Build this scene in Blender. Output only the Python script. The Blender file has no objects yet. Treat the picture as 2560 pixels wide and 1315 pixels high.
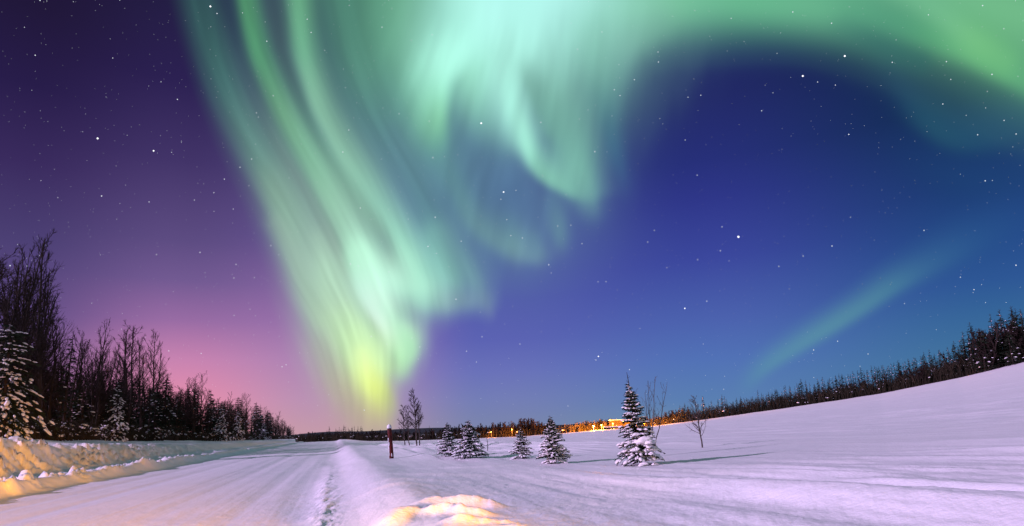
import bpy, math, random
import numpy as np
from mathutils import Vector, Matrix, Euler
scene = bpy.context.scene
COL = scene.collection
R = math.radians

# ------------------------------------------------------------------ camera
PITCH, ROLL, SHIFT, EYE, FPX = R(8.0), R(-2.3), 0.0785, 1.3, 1525.0
cd = bpy.data.cameras.new('camera')
cd.sensor_width = 36.0
cd.lens = 36.0 * FPX / 2560.0
cd.shift_y = SHIFT
cd.clip_start, cd.clip_end = 0.1, 60000.0
cam = bpy.data.objects.new('camera', cd)
COL.objects.link(cam)
cam_rot = Matrix.Rotation(R(90) + PITCH, 3, 'X') @ Matrix.Rotation(ROLL, 3, 'Z')
cam.matrix_world = Matrix.Translation((0, 0, EYE)) @ cam_rot.to_4x4()
scene.camera = cam
CR = np.array(cam_rot)
def dirs(px, py):
    """unit directions of photograph points, from the survey of the photograph"""
    px, py = np.asarray(px, float), np.asarray(py, float)
    v = np.stack([(px - 1280) / FPX, -(py - 657.5 - SHIFT * 2560) / FPX, -np.ones_like(px)], -1)
    v = v @ CR.T
    return v / np.linalg.norm(v, axis=-1, keepdims=True)
def azel(px, py):
    d = dirs(px, py)
    return np.arctan2(d[..., 0], d[..., 1]), np.arcsin(d[..., 2])
def lin(c):
    c = np.asarray(c, float) / 255.0
    return np.where(c <= 0.04045, c / 12.92, ((c + 0.055) / 1.055) ** 2.4)
# ------------------------------------------------------------------ night sky: six colour columns over elevation
SKYCOL = [
 (40,  [(-300,(26,18,46)),(0,(33,24,58)),(200,(40,29,74)),(400,(58,43,94)),(600,(76,64,116)),(800,(100,80,136)),(950,(140,105,155)),(1080,(175,125,158))]),
 (450, [(-300,(26,20,52)),(0,(36,30,68)),(200,(44,33,82)),(400,(66,52,104)),(600,(93,76,130)),(700,(114,90,146)),(800,(152,108,164)),(900,(200,132,177)),(1000,(228,143,173)),(1080,(234,147,160))]),
 (800, [(-300,(30,28,70)),(0,(40,40,85)),(300,(58,56,106)),(600,(100,82,144)),(800,(150,112,170)),(900,(172,132,180)),(1000,(186,146,180)),(1080,(196,154,170))]),
 (1200,[(-300,(30,34,85)),(0,(40,45,98)),(300,(62,72,130)),(600,(84,98,160)),(750,(84,90,172)),(850,(92,99,179)),(930,(106,114,185)),(1000,(116,126,182)),(1080,(124,134,170))]),
 (1750,[(-300,(24,28,82)),(0,(28,34,90)),(250,(35,42,104)),(400,(39,48,121)),(500,(47,55,137)),(650,(60,72,157)),(800,(76,98,174)),(900,(82,114,182)),(1000,(90,127,178)),(1060,(106,140,170))]),
 (2480,[(-300,(18,34,70)),(0,(18,36,74)),(230,(20,46,86)),(450,(29,60,116)),(600,(38,76,138)),(700,(46,87,149)),(780,(54,101,153)),(900,(66,116,157))]),
]
# ------------------------------------------------------------------ aurora curtains.  A ray is a path of
# (x, y, R, G, B, strength, half width to the left of travel, half width to the right of travel)
AURORA = {
'left': [
 # broad veil of the left curtain
 [(560,-200,70,110,108,.0,60,60),(570,60,66,105,105,.35,60,70),(620,260,85,118,120,.6,60,80),(720,460,118,152,145,.85,70,110),(800,620,146,178,165,.9,80,120),(850,760,168,200,178,.9,85,110),(880,880,182,205,175,.85,70,80),(905,970,190,195,160,.6,45,50),(920,1050,200,190,150,.3,30,40)],
 # glow that fills the gaps between the rays
 [(690,-200,72,104,108,.75,70,75),(700,60,70,98,106,.75,65,75),(730,200,78,110,114,.75,60,75),(800,340,98,140,134,.8,60,80),(880,460,120,165,148,.85,70,80),(940,560,135,178,162,.85,80,70),(985,650,150,200,182,.85,90,60),(1010,740,150,195,180,.5,80,50)],
 # left edge ray
 [(470,-160,58,100,100,.5,45,40),(500,0,62,110,105,.62,42,40),(532,130,66,114,108,.7,40,42),(562,220,74,120,116,.75,40,44),(600,300,88,130,125,.8,40,46),(640,380,104,146,138,.85,38,50),(678,460,128,165,150,.9,36,50),(712,540,140,178,160,.9,38,50),(742,620,150,184,168,.85,40,50),(768,700,160,190,176,.8,42,48),(792,780,164,190,178,.75,45,45),(812,860,172,185,172,.6,45,42),(838,940,182,180,165,.55,34,38),(866,1010,190,172,162,.3,26,34)],
 # second ray
 [(598,-160,78,148,105,.9,22,39),(612,0,84,152,112,.95,20,36),(640,120,88,158,118,.95,24,36),(672,200,98,160,126,.95,26,39),(708,280,112,168,136,.95,29,42),(745,350,122,178,148,.95,29,47),(785,420,132,186,158,.95,30,52),(825,500,146,196,170,.95,30,58),(858,570,158,206,182,.95,30,58),(888,640,180,236,208,.97,29,52),(915,710,196,250,225,.97,29,57)],
 # inner faint ray between
 [(800,600,152,186,168,.5,26,32),(815,680,170,206,180,.7,29,36),(830,760,184,216,182,.8,31,39),(850,830,190,220,182,.8,34,44),(880,880,200,236,184,.6,36,44)],
 [(690,560,150,178,165,.4,24,26),(740,660,160,192,175,.55,26,29),(775,740,172,204,180,.55,29,29),(805,800,182,212,180,.5,26,26)],
 # third ray
 [(742,-160,104,172,134,.9,31,42),(748,0,108,176,136,.9,31,39),(758,120,114,180,145,.92,29,39),(776,200,124,180,152,.92,24,42),(800,280,132,184,158,.92,23,47),(832,345,136,186,162,.92,24,52),(872,410,142,194,170,.92,26,57),(925,478,150,206,182,.93,31,57),(972,545,160,220,195,.94,36,57),(1010,605,168,234,205,.95,41,57),(1040,660,178,246,214,.95,48,55),(1060,715,176,244,214,.92,50,47),(1066,760,160,215,200,.3,43,36)],
 # veil to the right of the third ray
 [(870,-160,82,140,118,.9,96,104),(880,60,80,135,118,.9,90,104),(910,180,92,150,132,.88,86,94),(945,280,92,142,138,.85,84,91),(985,380,94,138,146,.8,74,91),(1030,480,92,130,152,.75,72,84),(1075,580,96,136,156,.65,66,72),(1120,670,100,130,165,.4,54,58)],
 [(985,330,88,125,140,.3,26,29),(1030,430,95,138,148,.6,29,34),(1075,540,96,142,150,.6,31,36),(1105,630,118,170,170,.75,31,36),(1135,700,130,185,180,.8,31,34),(1150,750,128,165,176,.4,29,26)],
 # right skirt with a fringed lower edge
 [(1080,600,130,190,178,.5,36,52),(1090,680,140,200,186,.75,43,52),(1100,735,140,190,184,.8,48,44),(1105,768,140,165,176,.35,41,34)],
 [(1120,590,104,145,155,.35,31,39),(1160,660,112,158,162,.6,34,42),(1195,720,118,158,170,.7,31,34),(1222,775,120,142,175,.5,22,13),(1230,800,115,130,178,.0,14,10)],
 [(1060,750,150,205,190,.6,26,34),(1120,752,138,175,178,.6,29,29),(1180,752,124,158,172,.55,29,26),(1218,752,118,148,172,.3,26,23)],
 # bright lobe
 [(840,700,160,200,178,.7,70,70),(880,770,178,212,182,.9,80,90),(930,850,190,226,184,.9,90,80),(965,905,182,220,178,.6,70,40)],
 [(905,640,190,250,218,.5,40,40),(960,690,198,252,228,.9,50,60),(1010,715,192,250,224,.85,50,48),(1052,722,180,244,216,.6,40,36)],
 [(880,650,186,245,212,.7,22,50),(895,700,200,250,226,.95,22,55),(925,760,216,255,236,.98,20,48),(955,805,226,255,238,.98,19,40),(982,845,216,252,218,.97,22,50),(1000,885,192,246,196,.93,28,34),(1010,925,168,220,172,.4,26,22)],
 [(965,770,196,248,222,.6,26,26),(1010,830,184,240,200,.85,36,36),(1026,872,172,230,186,.8,38,22),(1016,905,168,220,178,.5,30,14),(1012,935,160,205,172,.0,16,8)],
 # pale green lower body
 [(860,800,188,226,182,.6,36,40),(895,860,200,242,184,.8,36,50),(930,905,205,245,182,.85,40,50),(975,915,180,225,172,.6,32,26)],
 # darker lanes between the rays
 [(560,-60,46,66,90,.5,22,20),(585,60,50,70,92,.55,22,20),(612,170,66,90,106,.5,20,20),(645,260,86,112,122,.5,18,18),(690,350,104,134,132,.6,16,15),(740,438,116,142,140,.68,15,15),(795,530,126,154,148,.7,15,15),(835,605,140,166,156,.65,14,14),(862,680,156,186,168,.6,14,13),(888,750,164,200,178,.55,14,12),(925,815,168,206,178,.45,14,12),(955,860,172,210,178,.0,12,10)],
 [(668,-60,60,82,96,.6,26,24),(690,60,66,86,98,.6,24,24),(715,160,74,100,108,.6,22,22),(755,255,82,118,118,.55,20,20),(795,325,92,134,132,.5,18,18),(840,405,112,158,146,.4,16,16),(900,500,130,174,156,.3,16,16),(940,560,136,176,162,.55,20,18),(966,612,140,178,172,.65,22,16),(975,650,160,200,185,.4,18,14),(980,690,180,230,205,.0,12,12)],
 [(1000,765,150,200,182,.0,16,16),(1012,785,148,190,182,.5,24,26),(1045,800,135,165,182,.3,24,24)],
 # yellow foot
 [(800,880,175,182,170,.4,40,40),(840,960,182,178,160,.6,45,50),(880,1020,184,175,150,.6,50,50),(905,1080,188,170,148,.5,50,50)],
 [(888,850,204,242,184,.5,38,44),(906,905,224,254,182,.9,42,46),(922,945,230,253,158,.92,46,36),(942,980,224,240,140,.9,46,30),(954,1012,212,218,132,.78,46,26),(960,1045,202,196,134,.55,46,22),(964,1085,190,176,146,.25,44,20)],
 [(905,885,226,255,180,.6,20,22),(922,935,236,255,158,.65,24,22),(944,972,232,248,130,.6,22,18),(956,1000,224,236,124,.0,16,14)],
 [(952,945,205,228,145,.4,26,24),(966,985,190,206,134,.65,30,18),(978,1015,182,190,142,.55,30,13),(986,1050,168,168,155,.2,24,10)],
],
'centre': [
 # veil left of the folds
 [(930,-200,100,172,135,.9,100,160),(975,60,108,180,140,.9,90,150),(1005,170,112,182,146,.88,70,130),(1035,260,104,168,146,.82,65,95),(1070,350,98,155,150,.75,55,75),(1110,430,94,142,148,.65,50,55),(1150,500,100,146,152,.6,45,32)],
 # green haze between the curtain and the folds
 [(990,60,112,178,144,.6,90,110),(1020,200,106,168,146,.7,95,110),(1060,320,98,148,148,.7,95,120),(1120,450,92,136,152,.65,95,130),(1220,570,94,138,158,.5,120,110)],
 # haze filling the loop
 [(1150,350,92,136,146,.0,80,80),(1190,420,90,128,150,.75,140,150),(1250,490,85,120,154,.82,170,180),(1310,570,88,118,160,.7,150,120),(1340,620,92,118,164,.4,90,70)],
 [(1130,330,86,124,146,.0,20,30),(1185,352,84,120,148,.5,34,50),(1250,420,84,118,150,.7,50,40),(1290,480,82,114,154,.65,60,40),(1320,540,86,118,158,.5,60,60)],
 # great veil on the right
 [(1330,-250,180,250,240,.95,220,300),(1340,-60,170,240,225,.95,200,260),(1350,80,150,218,198,.94,130,215),(1372,180,130,192,174,.92,90,165),(1405,280,120,178,164,.9,70,115),(1425,360,114,172,162,.88,55,85),(1445,440,112,164,162,.75,40,60),(1480,510,100,140,160,.3,40,45)],
 # hanging rays at its right side
 [(1470,80,128,195,170,.5,60,60),(1500,200,108,166,155,.6,50,50),(1520,300,76,128,142,.6,30,34),(1540,390,64,110,142,.55,26,24),(1560,460,64,95,142,.35,24,20),(1565,540,66,85,145,.0,20,18)],
 [(1425,300,118,175,165,.5,40,50),(1445,400,120,180,168,.8,36,36),(1462,460,122,182,172,.75,40,22),(1480,520,105,150,162,.45,34,20),(1495,570,85,115,155,.0,30,18)],
 # glow between the limbs
 [(1210,20,170,245,225,.9,120,120),(1200,110,158,232,208,.92,85,90),(1185,190,148,218,192,.92,62,80),(1190,250,130,195,175,.85,60,70),(1215,300,116,172,164,.7,55,50),(1260,350,110,160,162,.4,40,30)],
 # great fold, left limb
 [(1310,-250,185,255,248,.9,160,160),(1290,-40,190,255,250,.97,150,170),(1240,40,184,254,242,.95,120,90),(1180,95,178,252,234,.95,95,60),(1130,140,180,255,234,.97,100,38),(1104,185,176,252,228,.97,90,26),(1096,235,158,234,204,.95,84,20),(1090,285,140,212,174,.93,80,20),(1085,330,122,190,156,.9,76,28),(1092,385,102,158,150,.7,52,32),(1110,440,96,142,148,.4,46,34)],
 # great fold, right limb
 [(1310,-100,180,250,242,.8,90,110),(1290,60,176,244,232,.85,70,90),(1270,140,172,240,224,.9,58,70),(1270,200,170,238,222,.92,58,56),(1284,260,166,234,218,.95,56,48),(1304,318,166,236,218,.97,44,38),(1322,372,158,228,208,.97,26,36),(1345,416,140,206,188,.95,18,48),(1385,450,132,196,178,.93,16,60),(1432,472,126,188,174,.88,16,60),(1470,482,112,165,165,.5,18,50)],
 [(1305,150,122,176,160,.0,14,20),(1322,200,118,174,158,.42,18,30),(1346,260,114,172,156,.5,18,40),(1372,320,112,170,156,.4,18,40)],
 # hanging loop
 [(1120,430,92,138,145,.5,26,30),(1150,490,100,146,152,.65,24,32),(1180,550,108,152,156,.66,28,42),(1225,588,114,158,162,.66,28,50),(1285,620,118,160,168,.66,28,54),(1335,640,112,150,166,.6,20,40),(1372,640,100,130,165,.2,20,40)],
 [(1270,560,90,130,155,.4,30,30),(1280,600,112,155,164,.6,28,28),(1292,640,112,150,166,.45,22,22),(1296,672,100,120,165,.0,18,18)],
 [(1385,500,98,140,160,.4,26,26),(1395,560,106,150,165,.65,26,26),(1402,605,104,145,164,.55,22,20),(1404,650,92,115,164,.0,20,16)],
 [(1335,600,100,142,160,.4,22,22),(1345,640,108,145,166,.5,20,20),(1350,680,98,118,164,.0,16,16)],
],
'arc': [
 [(1100,-190,140,210,180,.8,200,200),(1500,-120,130,205,170,.95,170,160),(1800,-110,112,190,150,.97,160,150),(2050,-90,110,185,148,.97,160,140),(2300,-50,115,188,145,.97,160,160),(2480,10,116,190,140,.97,170,170),(2700,80,112,185,138,.97,180,190)],
 [(1480,30,142,212,188,.6,70,90),(1560,30,128,198,165,.85,80,80),(1640,10,118,192,150,.92,70,74),(1760,-10,106,184,145,.95,70,80),(1900,0,104,184,144,.95,70,70),(2040,10,104,180,142,.95,70,72),(2150,30,92,168,132,.92,70,66),(2240,55,84,158,125,.9,70,60),(2330,85,88,165,122,.92,80,44),(2420,120,104,182,128,.95,80,36),(2490,158,104,182,126,.95,80,32),(2560,196,96,170,126,.95,80,32),(2700,265,92,160,126,.95,90,36)],
 [(2260,-30,118,192,150,.4,40,40),(2360,40,118,192,145,.7,44,40),(2440,105,118,194,134,.8,40,38),(2510,150,112,188,130,.6,36,34)],
 [(2120,70,60,115,112,.3,40,40),(2200,110,52,105,105,.55,40,40),(2300,150,50,105,104,.5,30,36)],
 [(1640,60,96,150,132,.5,40,60),(1560,110,112,165,150,.6,50,70),(1530,170,100,150,145,.5,50,60),(1520,250,84,128,140,.3,50,50)],
],
'band': [
 [(1850,985,88,145,172,.0,24,18),(1910,922,92,150,168,.5,30,17),(1995,866,94,154,166,.58,34,18),(2080,815,92,152,164,.64,36,19),(2160,765,88,148,162,.62,38,20),(2230,718,80,140,158,.58,42,22),(2310,672,66,120,154,.48,48,26),(2400,622,52,100,148,.45,56,32),(2520,560,42,86,142,.25,60,40),(2640,500,40,80,140,.0,60,40)],
],
'wisp': [
 [(2225,170,28,58,98,.3,40,45),(2260,230,32,68,102,.6,45,40),(2310,295,36,80,106,.8,60,34),(2380,340,38,84,110,.8,70,34),(2460,345,36,80,112,.7,80,36),(2560,320,34,74,112,.5,80,40),(2700,290,30,64,108,.2,80,40)],
 [(2210,330,27,54,106,.0,30,30),(2330,420,30,64,114,.35,50,50),(2450,450,32,70,118,.4,50,50),(2600,440,32,70,118,.3,50,50)],
],
}
for k_ in ('left', 'centre'):     # those rays run downward: their widths are written as the viewer sees them
    AURORA[k_] = [[(*q[:6], q[7], q[6]) for q in ray] for ray in AURORA[k_]]
def spline(pts, n=14):
    P = np.array(pts, float)
    P = np.vstack([2 * P[0] - P[1], P, 2 * P[-1] - P[-2]])
    out = []
    for i in range(1, len(P) - 2):
        p0, p1, p2, p3 = P[i - 1:i + 3]
        t = np.linspace(0, 1, n, endpoint=False)[:, None]
        out.append(.5 * (2 * p1 + (p2 - p0) * t + (2 * p0 - 5 * p1 + 4 * p2 - p3) * t ** 2 + (3 * p1 - p0 - 3 * p2 + p3) * t ** 3))
    out.append(P[-2:-1])
    return np.vstack(out)
def blur(a, k):
    for ax in (0, 1):
        for _ in range(k):
            p = np.concatenate([a.take([0], ax), a, a.take([-1], ax)], ax)
            n = a.shape[ax]
            a = .25 * p.take(range(0, n), ax) + .5 * p.take(range(1, n + 1), ax) + .25 * p.take(range(2, n + 2), ax)
    return a
def curtain_light(rays, X, Y):
    """light colour and strength of one aurora form over the sky points X, Y"""
    C = np.zeros(X.shape + (3,)); A = np.zeros(X.shape)
    for ray in rays:
        S = spline(ray)
        rgb = lin(np.clip(S[:, 2:5], 0, 255))
        st, wl, wr = np.clip(S[:, 5], 0, 1), S[:, 6], S[:, 7]
        T = np.gradient(S[:, :2], axis=0); T /= np.linalg.norm(T, axis=1, keepdims=True) + 1e-9
        m = 3.2 * max(wl.max(), wr.max())
        box = (X > S[:, 0].min() - m) & (X < S[:, 0].max() + m) & (Y > S[:, 1].min() - m) & (Y < S[:, 1].max() + m)
        xs, ys = X[box], Y[box]
        if not len(xs): continue
        a = np.zeros(len(xs)); wsum = np.zeros(len(xs)); csum = np.zeros((len(xs), 3))
        best = np.full(len(xs), -1.0)
        for k in range(len(S)):
            dx, dy = xs - S[k, 0], ys - S[k, 1]
            side = dx * T[k, 1] - dy * T[k, 0]          # > 0: left of travel as seen
            d = np.hypot(dx, dy)
            f = .5 + .5 * np.tanh(side / (.35 * (wl[k] + wr[k])))
            w = wr[k] * (1 - f) + wl[k] * f
            g = np.exp(-(d / w) ** 2)
            best = np.maximum(best, st[k] * g)
            gw = g ** 2 + 1e-12
            wsum += gw; csum += gw[:, None] * rgb[k]
        a = np.clip(best, 0, 1)
        c = csum / wsum[:, None]
        C0, A0 = C[box], A[box]
        C[box] = C0 * (1 - a[:, None]) + c * a[:, None]
        A[box] = A0 * (1 - a) + a
    return C, A          # colour premultiplied by strength

def rays(key, X, Y):
    """fine rays: brightness along the field lines of a form, as a factor about 1"""
    if key == 'left':
        P = np.array([(598, -160), (612, 0), (640, 120), (672, 200), (708, 280), (745, 350), (785, 420), (825, 500), (858, 570), (888, 640), (915, 710), (945, 790), (960, 860), (965, 940), (965, 1100)], float)
        xs = np.interp(Y, P[:, 1], P[:, 0]); u = (X - xs) / np.interp(Y, [-200, 300, 700, 1000], [1.0, .95, .95, .55])
        v = Y / 300.
    else:
        u = X + .16 * Y - .00022 * (X - 1280) * (Y - 200); v = Y / 240.
    n = np.zeros_like(X)
    for w, a, s in ((60., .13, 1), (27., .11, 2), (13., .05, 3)) if key == 'left' else ((95., .13, 1), (42., .11, 2), (19., .05, 3)):
        n = n + a * fbm(u / w + 1.6 * vnoise(u / 150., v * .8, 900 + s), v * (.6 + .35 * s), 910 + s, 2) * 1.6
    return np.clip(1 + n, .35, 1.6)
# ------------------------------------------------------------------ world: clear night sky over the glow of a town
world = bpy.data.worlds.new('World'); scene.world = world
world.use_nodes = True
wt = world.node_tree; wt.nodes.clear()
def wn(kind, **kw):
    n = wt.nodes.new(kind)
    for k, v in kw.items(): setattr(n, k, v)
    return n
def wmath(op, a, b=None, c=None, clamp=False):
    n = wn('ShaderNodeMath', operation=op, use_clamp=clamp)
    for i, v in enumerate((a, b, c)):
        if v is None: continue
        if isinstance(v, (int, float)): n.inputs[i].default_value = v
        else: wt.links.new(v, n.inputs[i])
    return n.outputs[0]
tc = wn('ShaderNodeTexCoord'); sep = wn('ShaderNodeSeparateXYZ')
wt.links.new(tc.outputs['Generated'], sep.inputs[0])
w_el = wmath('ARCSINE', sep.outputs[2])
w_az = wmath('ARCTAN2', sep.outputs[0], sep.outputs[1])
EL0, EL1 = -0.1, 0.95
w_h = wmath('MULTIPLY', wmath('SUBTRACT', w_el, EL0), 1 / (EL1 - EL0), clamp=True)
prev = None; prev_az = None
for px, rows in SKYCOL:
    ramp = wn('ShaderNodeValToRGB'); cr = ramp.color_ramp; cr.interpolation = 'LINEAR'
    st = sorted(((float(azel(px, y)[1]) - EL0) / (EL1 - EL0), lin(c)) for y, c in rows)
    while len(cr.elements) < len(st): cr.elements.new(0.5)
    for e, (p, c) in zip(cr.elements, st): e.position = p
    for e, (p, c) in zip(cr.elements, st): e.color = (*c, 1)
    wt.links.new(w_h, ramp.inputs[0])
    a = float(azel(px, 600)[0])
    if prev is None: prev = ramp.outputs[0]
    else:
        t = wn('ShaderNodeMapRange', interpolation_type='SMOOTHSTEP')
        t.inputs['From Min'].default_value, t.inputs['From Max'].default_value = prev_az, a
        wt.links.new(w_az, t.inputs['Value'])
        m = wn('ShaderNodeMix', data_type='RGBA')
        wt.links.new(t.outputs[0], m.inputs[0]); wt.links.new(prev, m.inputs[6]); wt.links.new(ramp.outputs[0], m.inputs[7])
        prev = m.outputs[2]
    prev_az = a
# unseen sky behind the viewer: even blue-green, brightened to fill the snow's shade
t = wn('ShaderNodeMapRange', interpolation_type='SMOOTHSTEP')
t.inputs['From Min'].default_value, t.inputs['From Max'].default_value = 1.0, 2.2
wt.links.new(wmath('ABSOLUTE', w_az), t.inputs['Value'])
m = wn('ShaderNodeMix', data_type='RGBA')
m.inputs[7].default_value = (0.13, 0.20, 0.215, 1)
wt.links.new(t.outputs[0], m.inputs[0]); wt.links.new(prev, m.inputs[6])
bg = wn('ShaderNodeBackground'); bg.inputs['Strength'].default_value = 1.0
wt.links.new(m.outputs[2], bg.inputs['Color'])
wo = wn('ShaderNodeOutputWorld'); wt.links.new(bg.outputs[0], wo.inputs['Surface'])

# the moon, low behind the left shoulder
MOON_EL, MOON_AZ = R(23), R(68)            # height, and the heading its light travels along
sl = bpy.data.lights.new('moon', 'SUN'); sl.energy = 4.2; sl.angle = R(1.2); sl.color = (0.84, 0.57, 1.0)
so = bpy.data.objects.new('moon', sl); COL.objects.link(so)
tv = Vector((math.sin(MOON_AZ) * math.cos(MOON_EL), math.cos(MOON_AZ) * math.cos(MOON_EL), -math.sin(MOON_EL)))
so.rotation_euler = tv.to_track_quat('-Z', 'Y').to_euler()
# sodium lamps beside the road behind the viewer: one low and near on the left, one farther on the right
for nm, loc, hd, pw, ang, soft, dip, gr in (('sodium_lamp', (-5.4, 1.2, 1.15), 31, 1350, 44, .12, -.02, .50), ('sodium_lamp', (9.0, -9.0, 1.6), -44, 145000, 34, 1.0, -.15, .36)):
    pl = bpy.data.lights.new(nm, 'SPOT'); pl.energy = pw; pl.spot_size = R(ang); pl.spot_blend = 1.0; pl.color = (1.0, gr, 0.0); pl.shadow_soft_size = soft
    po = bpy.data.objects.new(nm, pl); COL.objects.link(po); po.location = loc
    po.rotation_euler = Vector((math.sin(R(hd)), math.cos(R(hd)), dip)).to_track_quat('-Z', 'Y').to_euler()

vs = scene.view_settings
scene.display_settings.display_device = 'sRGB'
vs.view_transform = 'Standard'; vs.look = 'None'; vs.exposure = 0.0; vs.gamma = 1.0; vs.use_curve_mapping = False
scene.cycles.transparent_max_bounces = 24
scene.cycles.max_bounces = 6
scene.cycles.caustics_reflective = False
scene.cycles.caustics_refractive = False
# ------------------------------------------------------------------ helpers
class MB:
    """collects vertices and faces; build() links them as ONE mesh object"""
    def __init__(self): self.v, self.f, self.n = [], [], 0
    def add(self, verts, faces):
        verts = np.asarray(verts, float).reshape(-1, 3)
        self.v.append(verts); o = self.n
        self.f.extend([tuple(i + o for i in q) for q in faces]); self.n += len(verts)
    def add_np(self, verts, faces):
        verts = np.asarray(verts, float).reshape(-1, 3)
        self.v.append(verts); self.f.extend(map(tuple, (np.asarray(faces) + self.n).tolist())); self.n += len(verts)
    def mesh(self, name, mat, smooth=False):
        me = bpy.data.meshes.new(name)
        me.from_pydata(np.vstack(self.v).tolist() if self.v else [], [], self.f)
        me.materials.append(mat)
        if smooth: me.polygons.foreach_set('use_smooth', np.ones(len(me.polygons), bool))
        me.update()
        return me
    def build(self, name, mat, parent=None, smooth=False):
        o = bpy.data.objects.new(name, self.mesh(name, mat, smooth)); COL.objects.link(o)
        if parent: o.parent = parent
        return o
def tag(o, label=None, cat=None, group=None, kind=None):
    if label: o['label'] = label
    if cat: o['category'] = cat
    if group: o['group'] = group
    if kind: o['kind'] = kind
    return o
def thing(name, label, cat, loc=(0, 0, 0), group=None):
    o = bpy.data.objects.new(name, None); COL.objects.link(o); o.location = loc; o.empty_display_size = 0.2
    return tag(o, label, cat, group)
def dup(root, loc=None, label=None, group=None):
    r = root.copy(); COL.objects.link(r)
    if loc is not None: r.location = loc
    if label: r['label'] = label
    if group: r['group'] = group
    for ch in list(root.children):
        c = ch.copy(); COL.objects.link(c); c.parent = r
    return r
def tube(mb, pts, rad, sides=5, cap=True):
    pts = np.asarray(pts, float); n = len(pts)
    rad = np.broadcast_to(np.asarray(rad, float), (n,))
    d = np.gradient(pts, axis=0); d /= np.linalg.norm(d, axis=1, keepdims=True) + 1e-9
    ref = np.where(np.abs(d[:, 2:3]) > .9, [[1., 0, 0]], [[0, 0, 1.]])
    a = np.cross(d, ref); a /= np.linalg.norm(a, axis=1, keepdims=True) + 1e-9
    b = np.cross(d, a)
    th = np.arange(sides) * 2 * math.pi / sides
    ring = a[:, None] * np.cos(th)[None, :, None] + b[:, None] * np.sin(th)[None, :, None]
    v = pts[:, None] + ring * rad[:, None, None]
    f = [(i * sides + j, i * sides + (j + 1) % sides, (i + 1) * sides + (j + 1) % sides, (i + 1) * sides + j) for i in range(n - 1) for j in range(sides)]
    if cap: f += [tuple(range(sides))[::-1], tuple((n - 1) * sides + j for j in range(sides))]
    mb.add(v, f)
def box(mb, lo, hi):
    (x0, y0, z0), (x1, y1, z1) = lo, hi
    mb.add([(x0, y0, z0), (x1, y0, z0), (x1, y1, z0), (x0, y1, z0), (x0, y0, z1), (x1, y0, z1), (x1, y1, z1), (x0, y1, z1)],
           [(3, 2, 1, 0), (4, 5, 6, 7), (0, 1, 5, 4), (1, 2, 6, 5), (2, 3, 7, 6), (3, 0, 4, 7)])
def ico(sub):
    import bmesh
    bm = bmesh.new(); bmesh.ops.create_icosphere(bm, subdivisions=sub, radius=1)
    v = np.array([p.co[:] for p in bm.verts]); f = [tuple(q.index for q in p.verts) for p in bm.faces]; bm.free()
    return v, np.array(f)
ICO = {1: ico(1), 2: ico(2), 3: ico(3)}
def _hash(i, j, s):
    h = (i.astype(np.int64) * 374761393 + j.astype(np.int64) * 668265263 + s * 974634721) & 0x7fffffff
    h = ((h ^ (h >> 13)) * 1274126177) & 0x7fffffff
    return ((h ^ (h >> 16)) & 0xffff) / 65535.0
def vnoise(x, y, s=0):
    x, y = np.asarray(x, float), np.asarray(y, float)
    i, j = np.floor(x), np.floor(y); u, v = x - i, y - j
    u = u * u * u * (u * (u * 6 - 15) + 10); v = v * v * v * (v * (v * 6 - 15) + 10)
    a, b, c, d = _hash(i, j, s), _hash(i + 1, j, s), _hash(i, j + 1, s), _hash(i + 1, j + 1, s)
    return (a * (1 - u) + b * u) * (1 - v) + (c * (1 - u) + d * u) * v - .5
def fbm(x, y, s=0, o=4, g=.5):
    r, a = 0, 1.
    for k in range(o):
        r = r + a * vnoise(x * 2 ** k + 17.3 * k, y * 2 ** k - 9.1 * k, s + k); a *= g
    return r
def sstep(a, b, x):
    t = np.clip((x - a) / (b - a), 0, 1); return t * t * (3 - 2 * t)

# ------------------------------------------------------------------ materials (all node based)
def material(name, color, rough=.8, noise=0., nscale=5., bump=0., bscale=30., spec=.3, col2=None, emit=None):
    m = bpy.data.materials.new(name); m.use_nodes = True
    nt = m.node_tree; b = nt.nodes['Principled BSDF']
    b.inputs['Base Color'].default_value = (*color, 1); b.inputs['Roughness'].default_value = rough
    b.inputs['Specular IOR Level'].default_value = spec
    tcn = nt.nodes.new('ShaderNodeTexCoord')
    if col2 is not None:
        nz = nt.nodes.new('ShaderNodeTexNoise'); nz.inputs['Scale'].default_value = nscale; nz.inputs['Detail'].default_value = 4
        nt.links.new(tcn.outputs['Object'], nz.inputs['Vector'])
        rp = nt.nodes.new('ShaderNodeValToRGB'); rp.color_ramp.elements[0].position = .38; rp.color_ramp.elements[1].position = .62
        rp.color_ramp.elements[0].color = (*color, 1); rp.color_ramp.elements[1].color = (*col2, 1)
        nt.links.new(nz.outputs['Fac'], rp.inputs[0]); nt.links.new(rp.outputs[0], b.inputs['Base Color'])
    if bump:
        nb = nt.nodes.new('ShaderNodeTexNoise'); nb.inputs['Scale'].default_value = bscale; nb.inputs['Detail'].default_value = 5
        nt.links.new(tcn.outputs['Object'], nb.inputs['Vector'])
        bn = nt.nodes.new('ShaderNodeBump'); bn.inputs['Strength'].default_value = bump; bn.inputs['Distance'].default_value = .02
        nt.links.new(nb.outputs['Fac'], bn.inputs['Height']); nt.links.new(bn.outputs[0], b.inputs['Normal'])
    if emit:
        b.inputs['Emission Color'].default_value = (*emit[0], 1); b.inputs['Emission Strength'].default_value = emit[1]
    return m
M_snow = material('snow', (.80, .81, .83), .6, bump=.5, bscale=22., spec=.25, col2=(.84, .84, .86), nscale=.7)
M_bough_snow = material('bough_snow', (.80, .80, .83), .7, bump=.3, bscale=25., spec=.2)
M_needle = material('spruce_needles', (.012, .020, .012), .8, col2=(.024, .036, .018), nscale=3., spec=.15)
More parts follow.
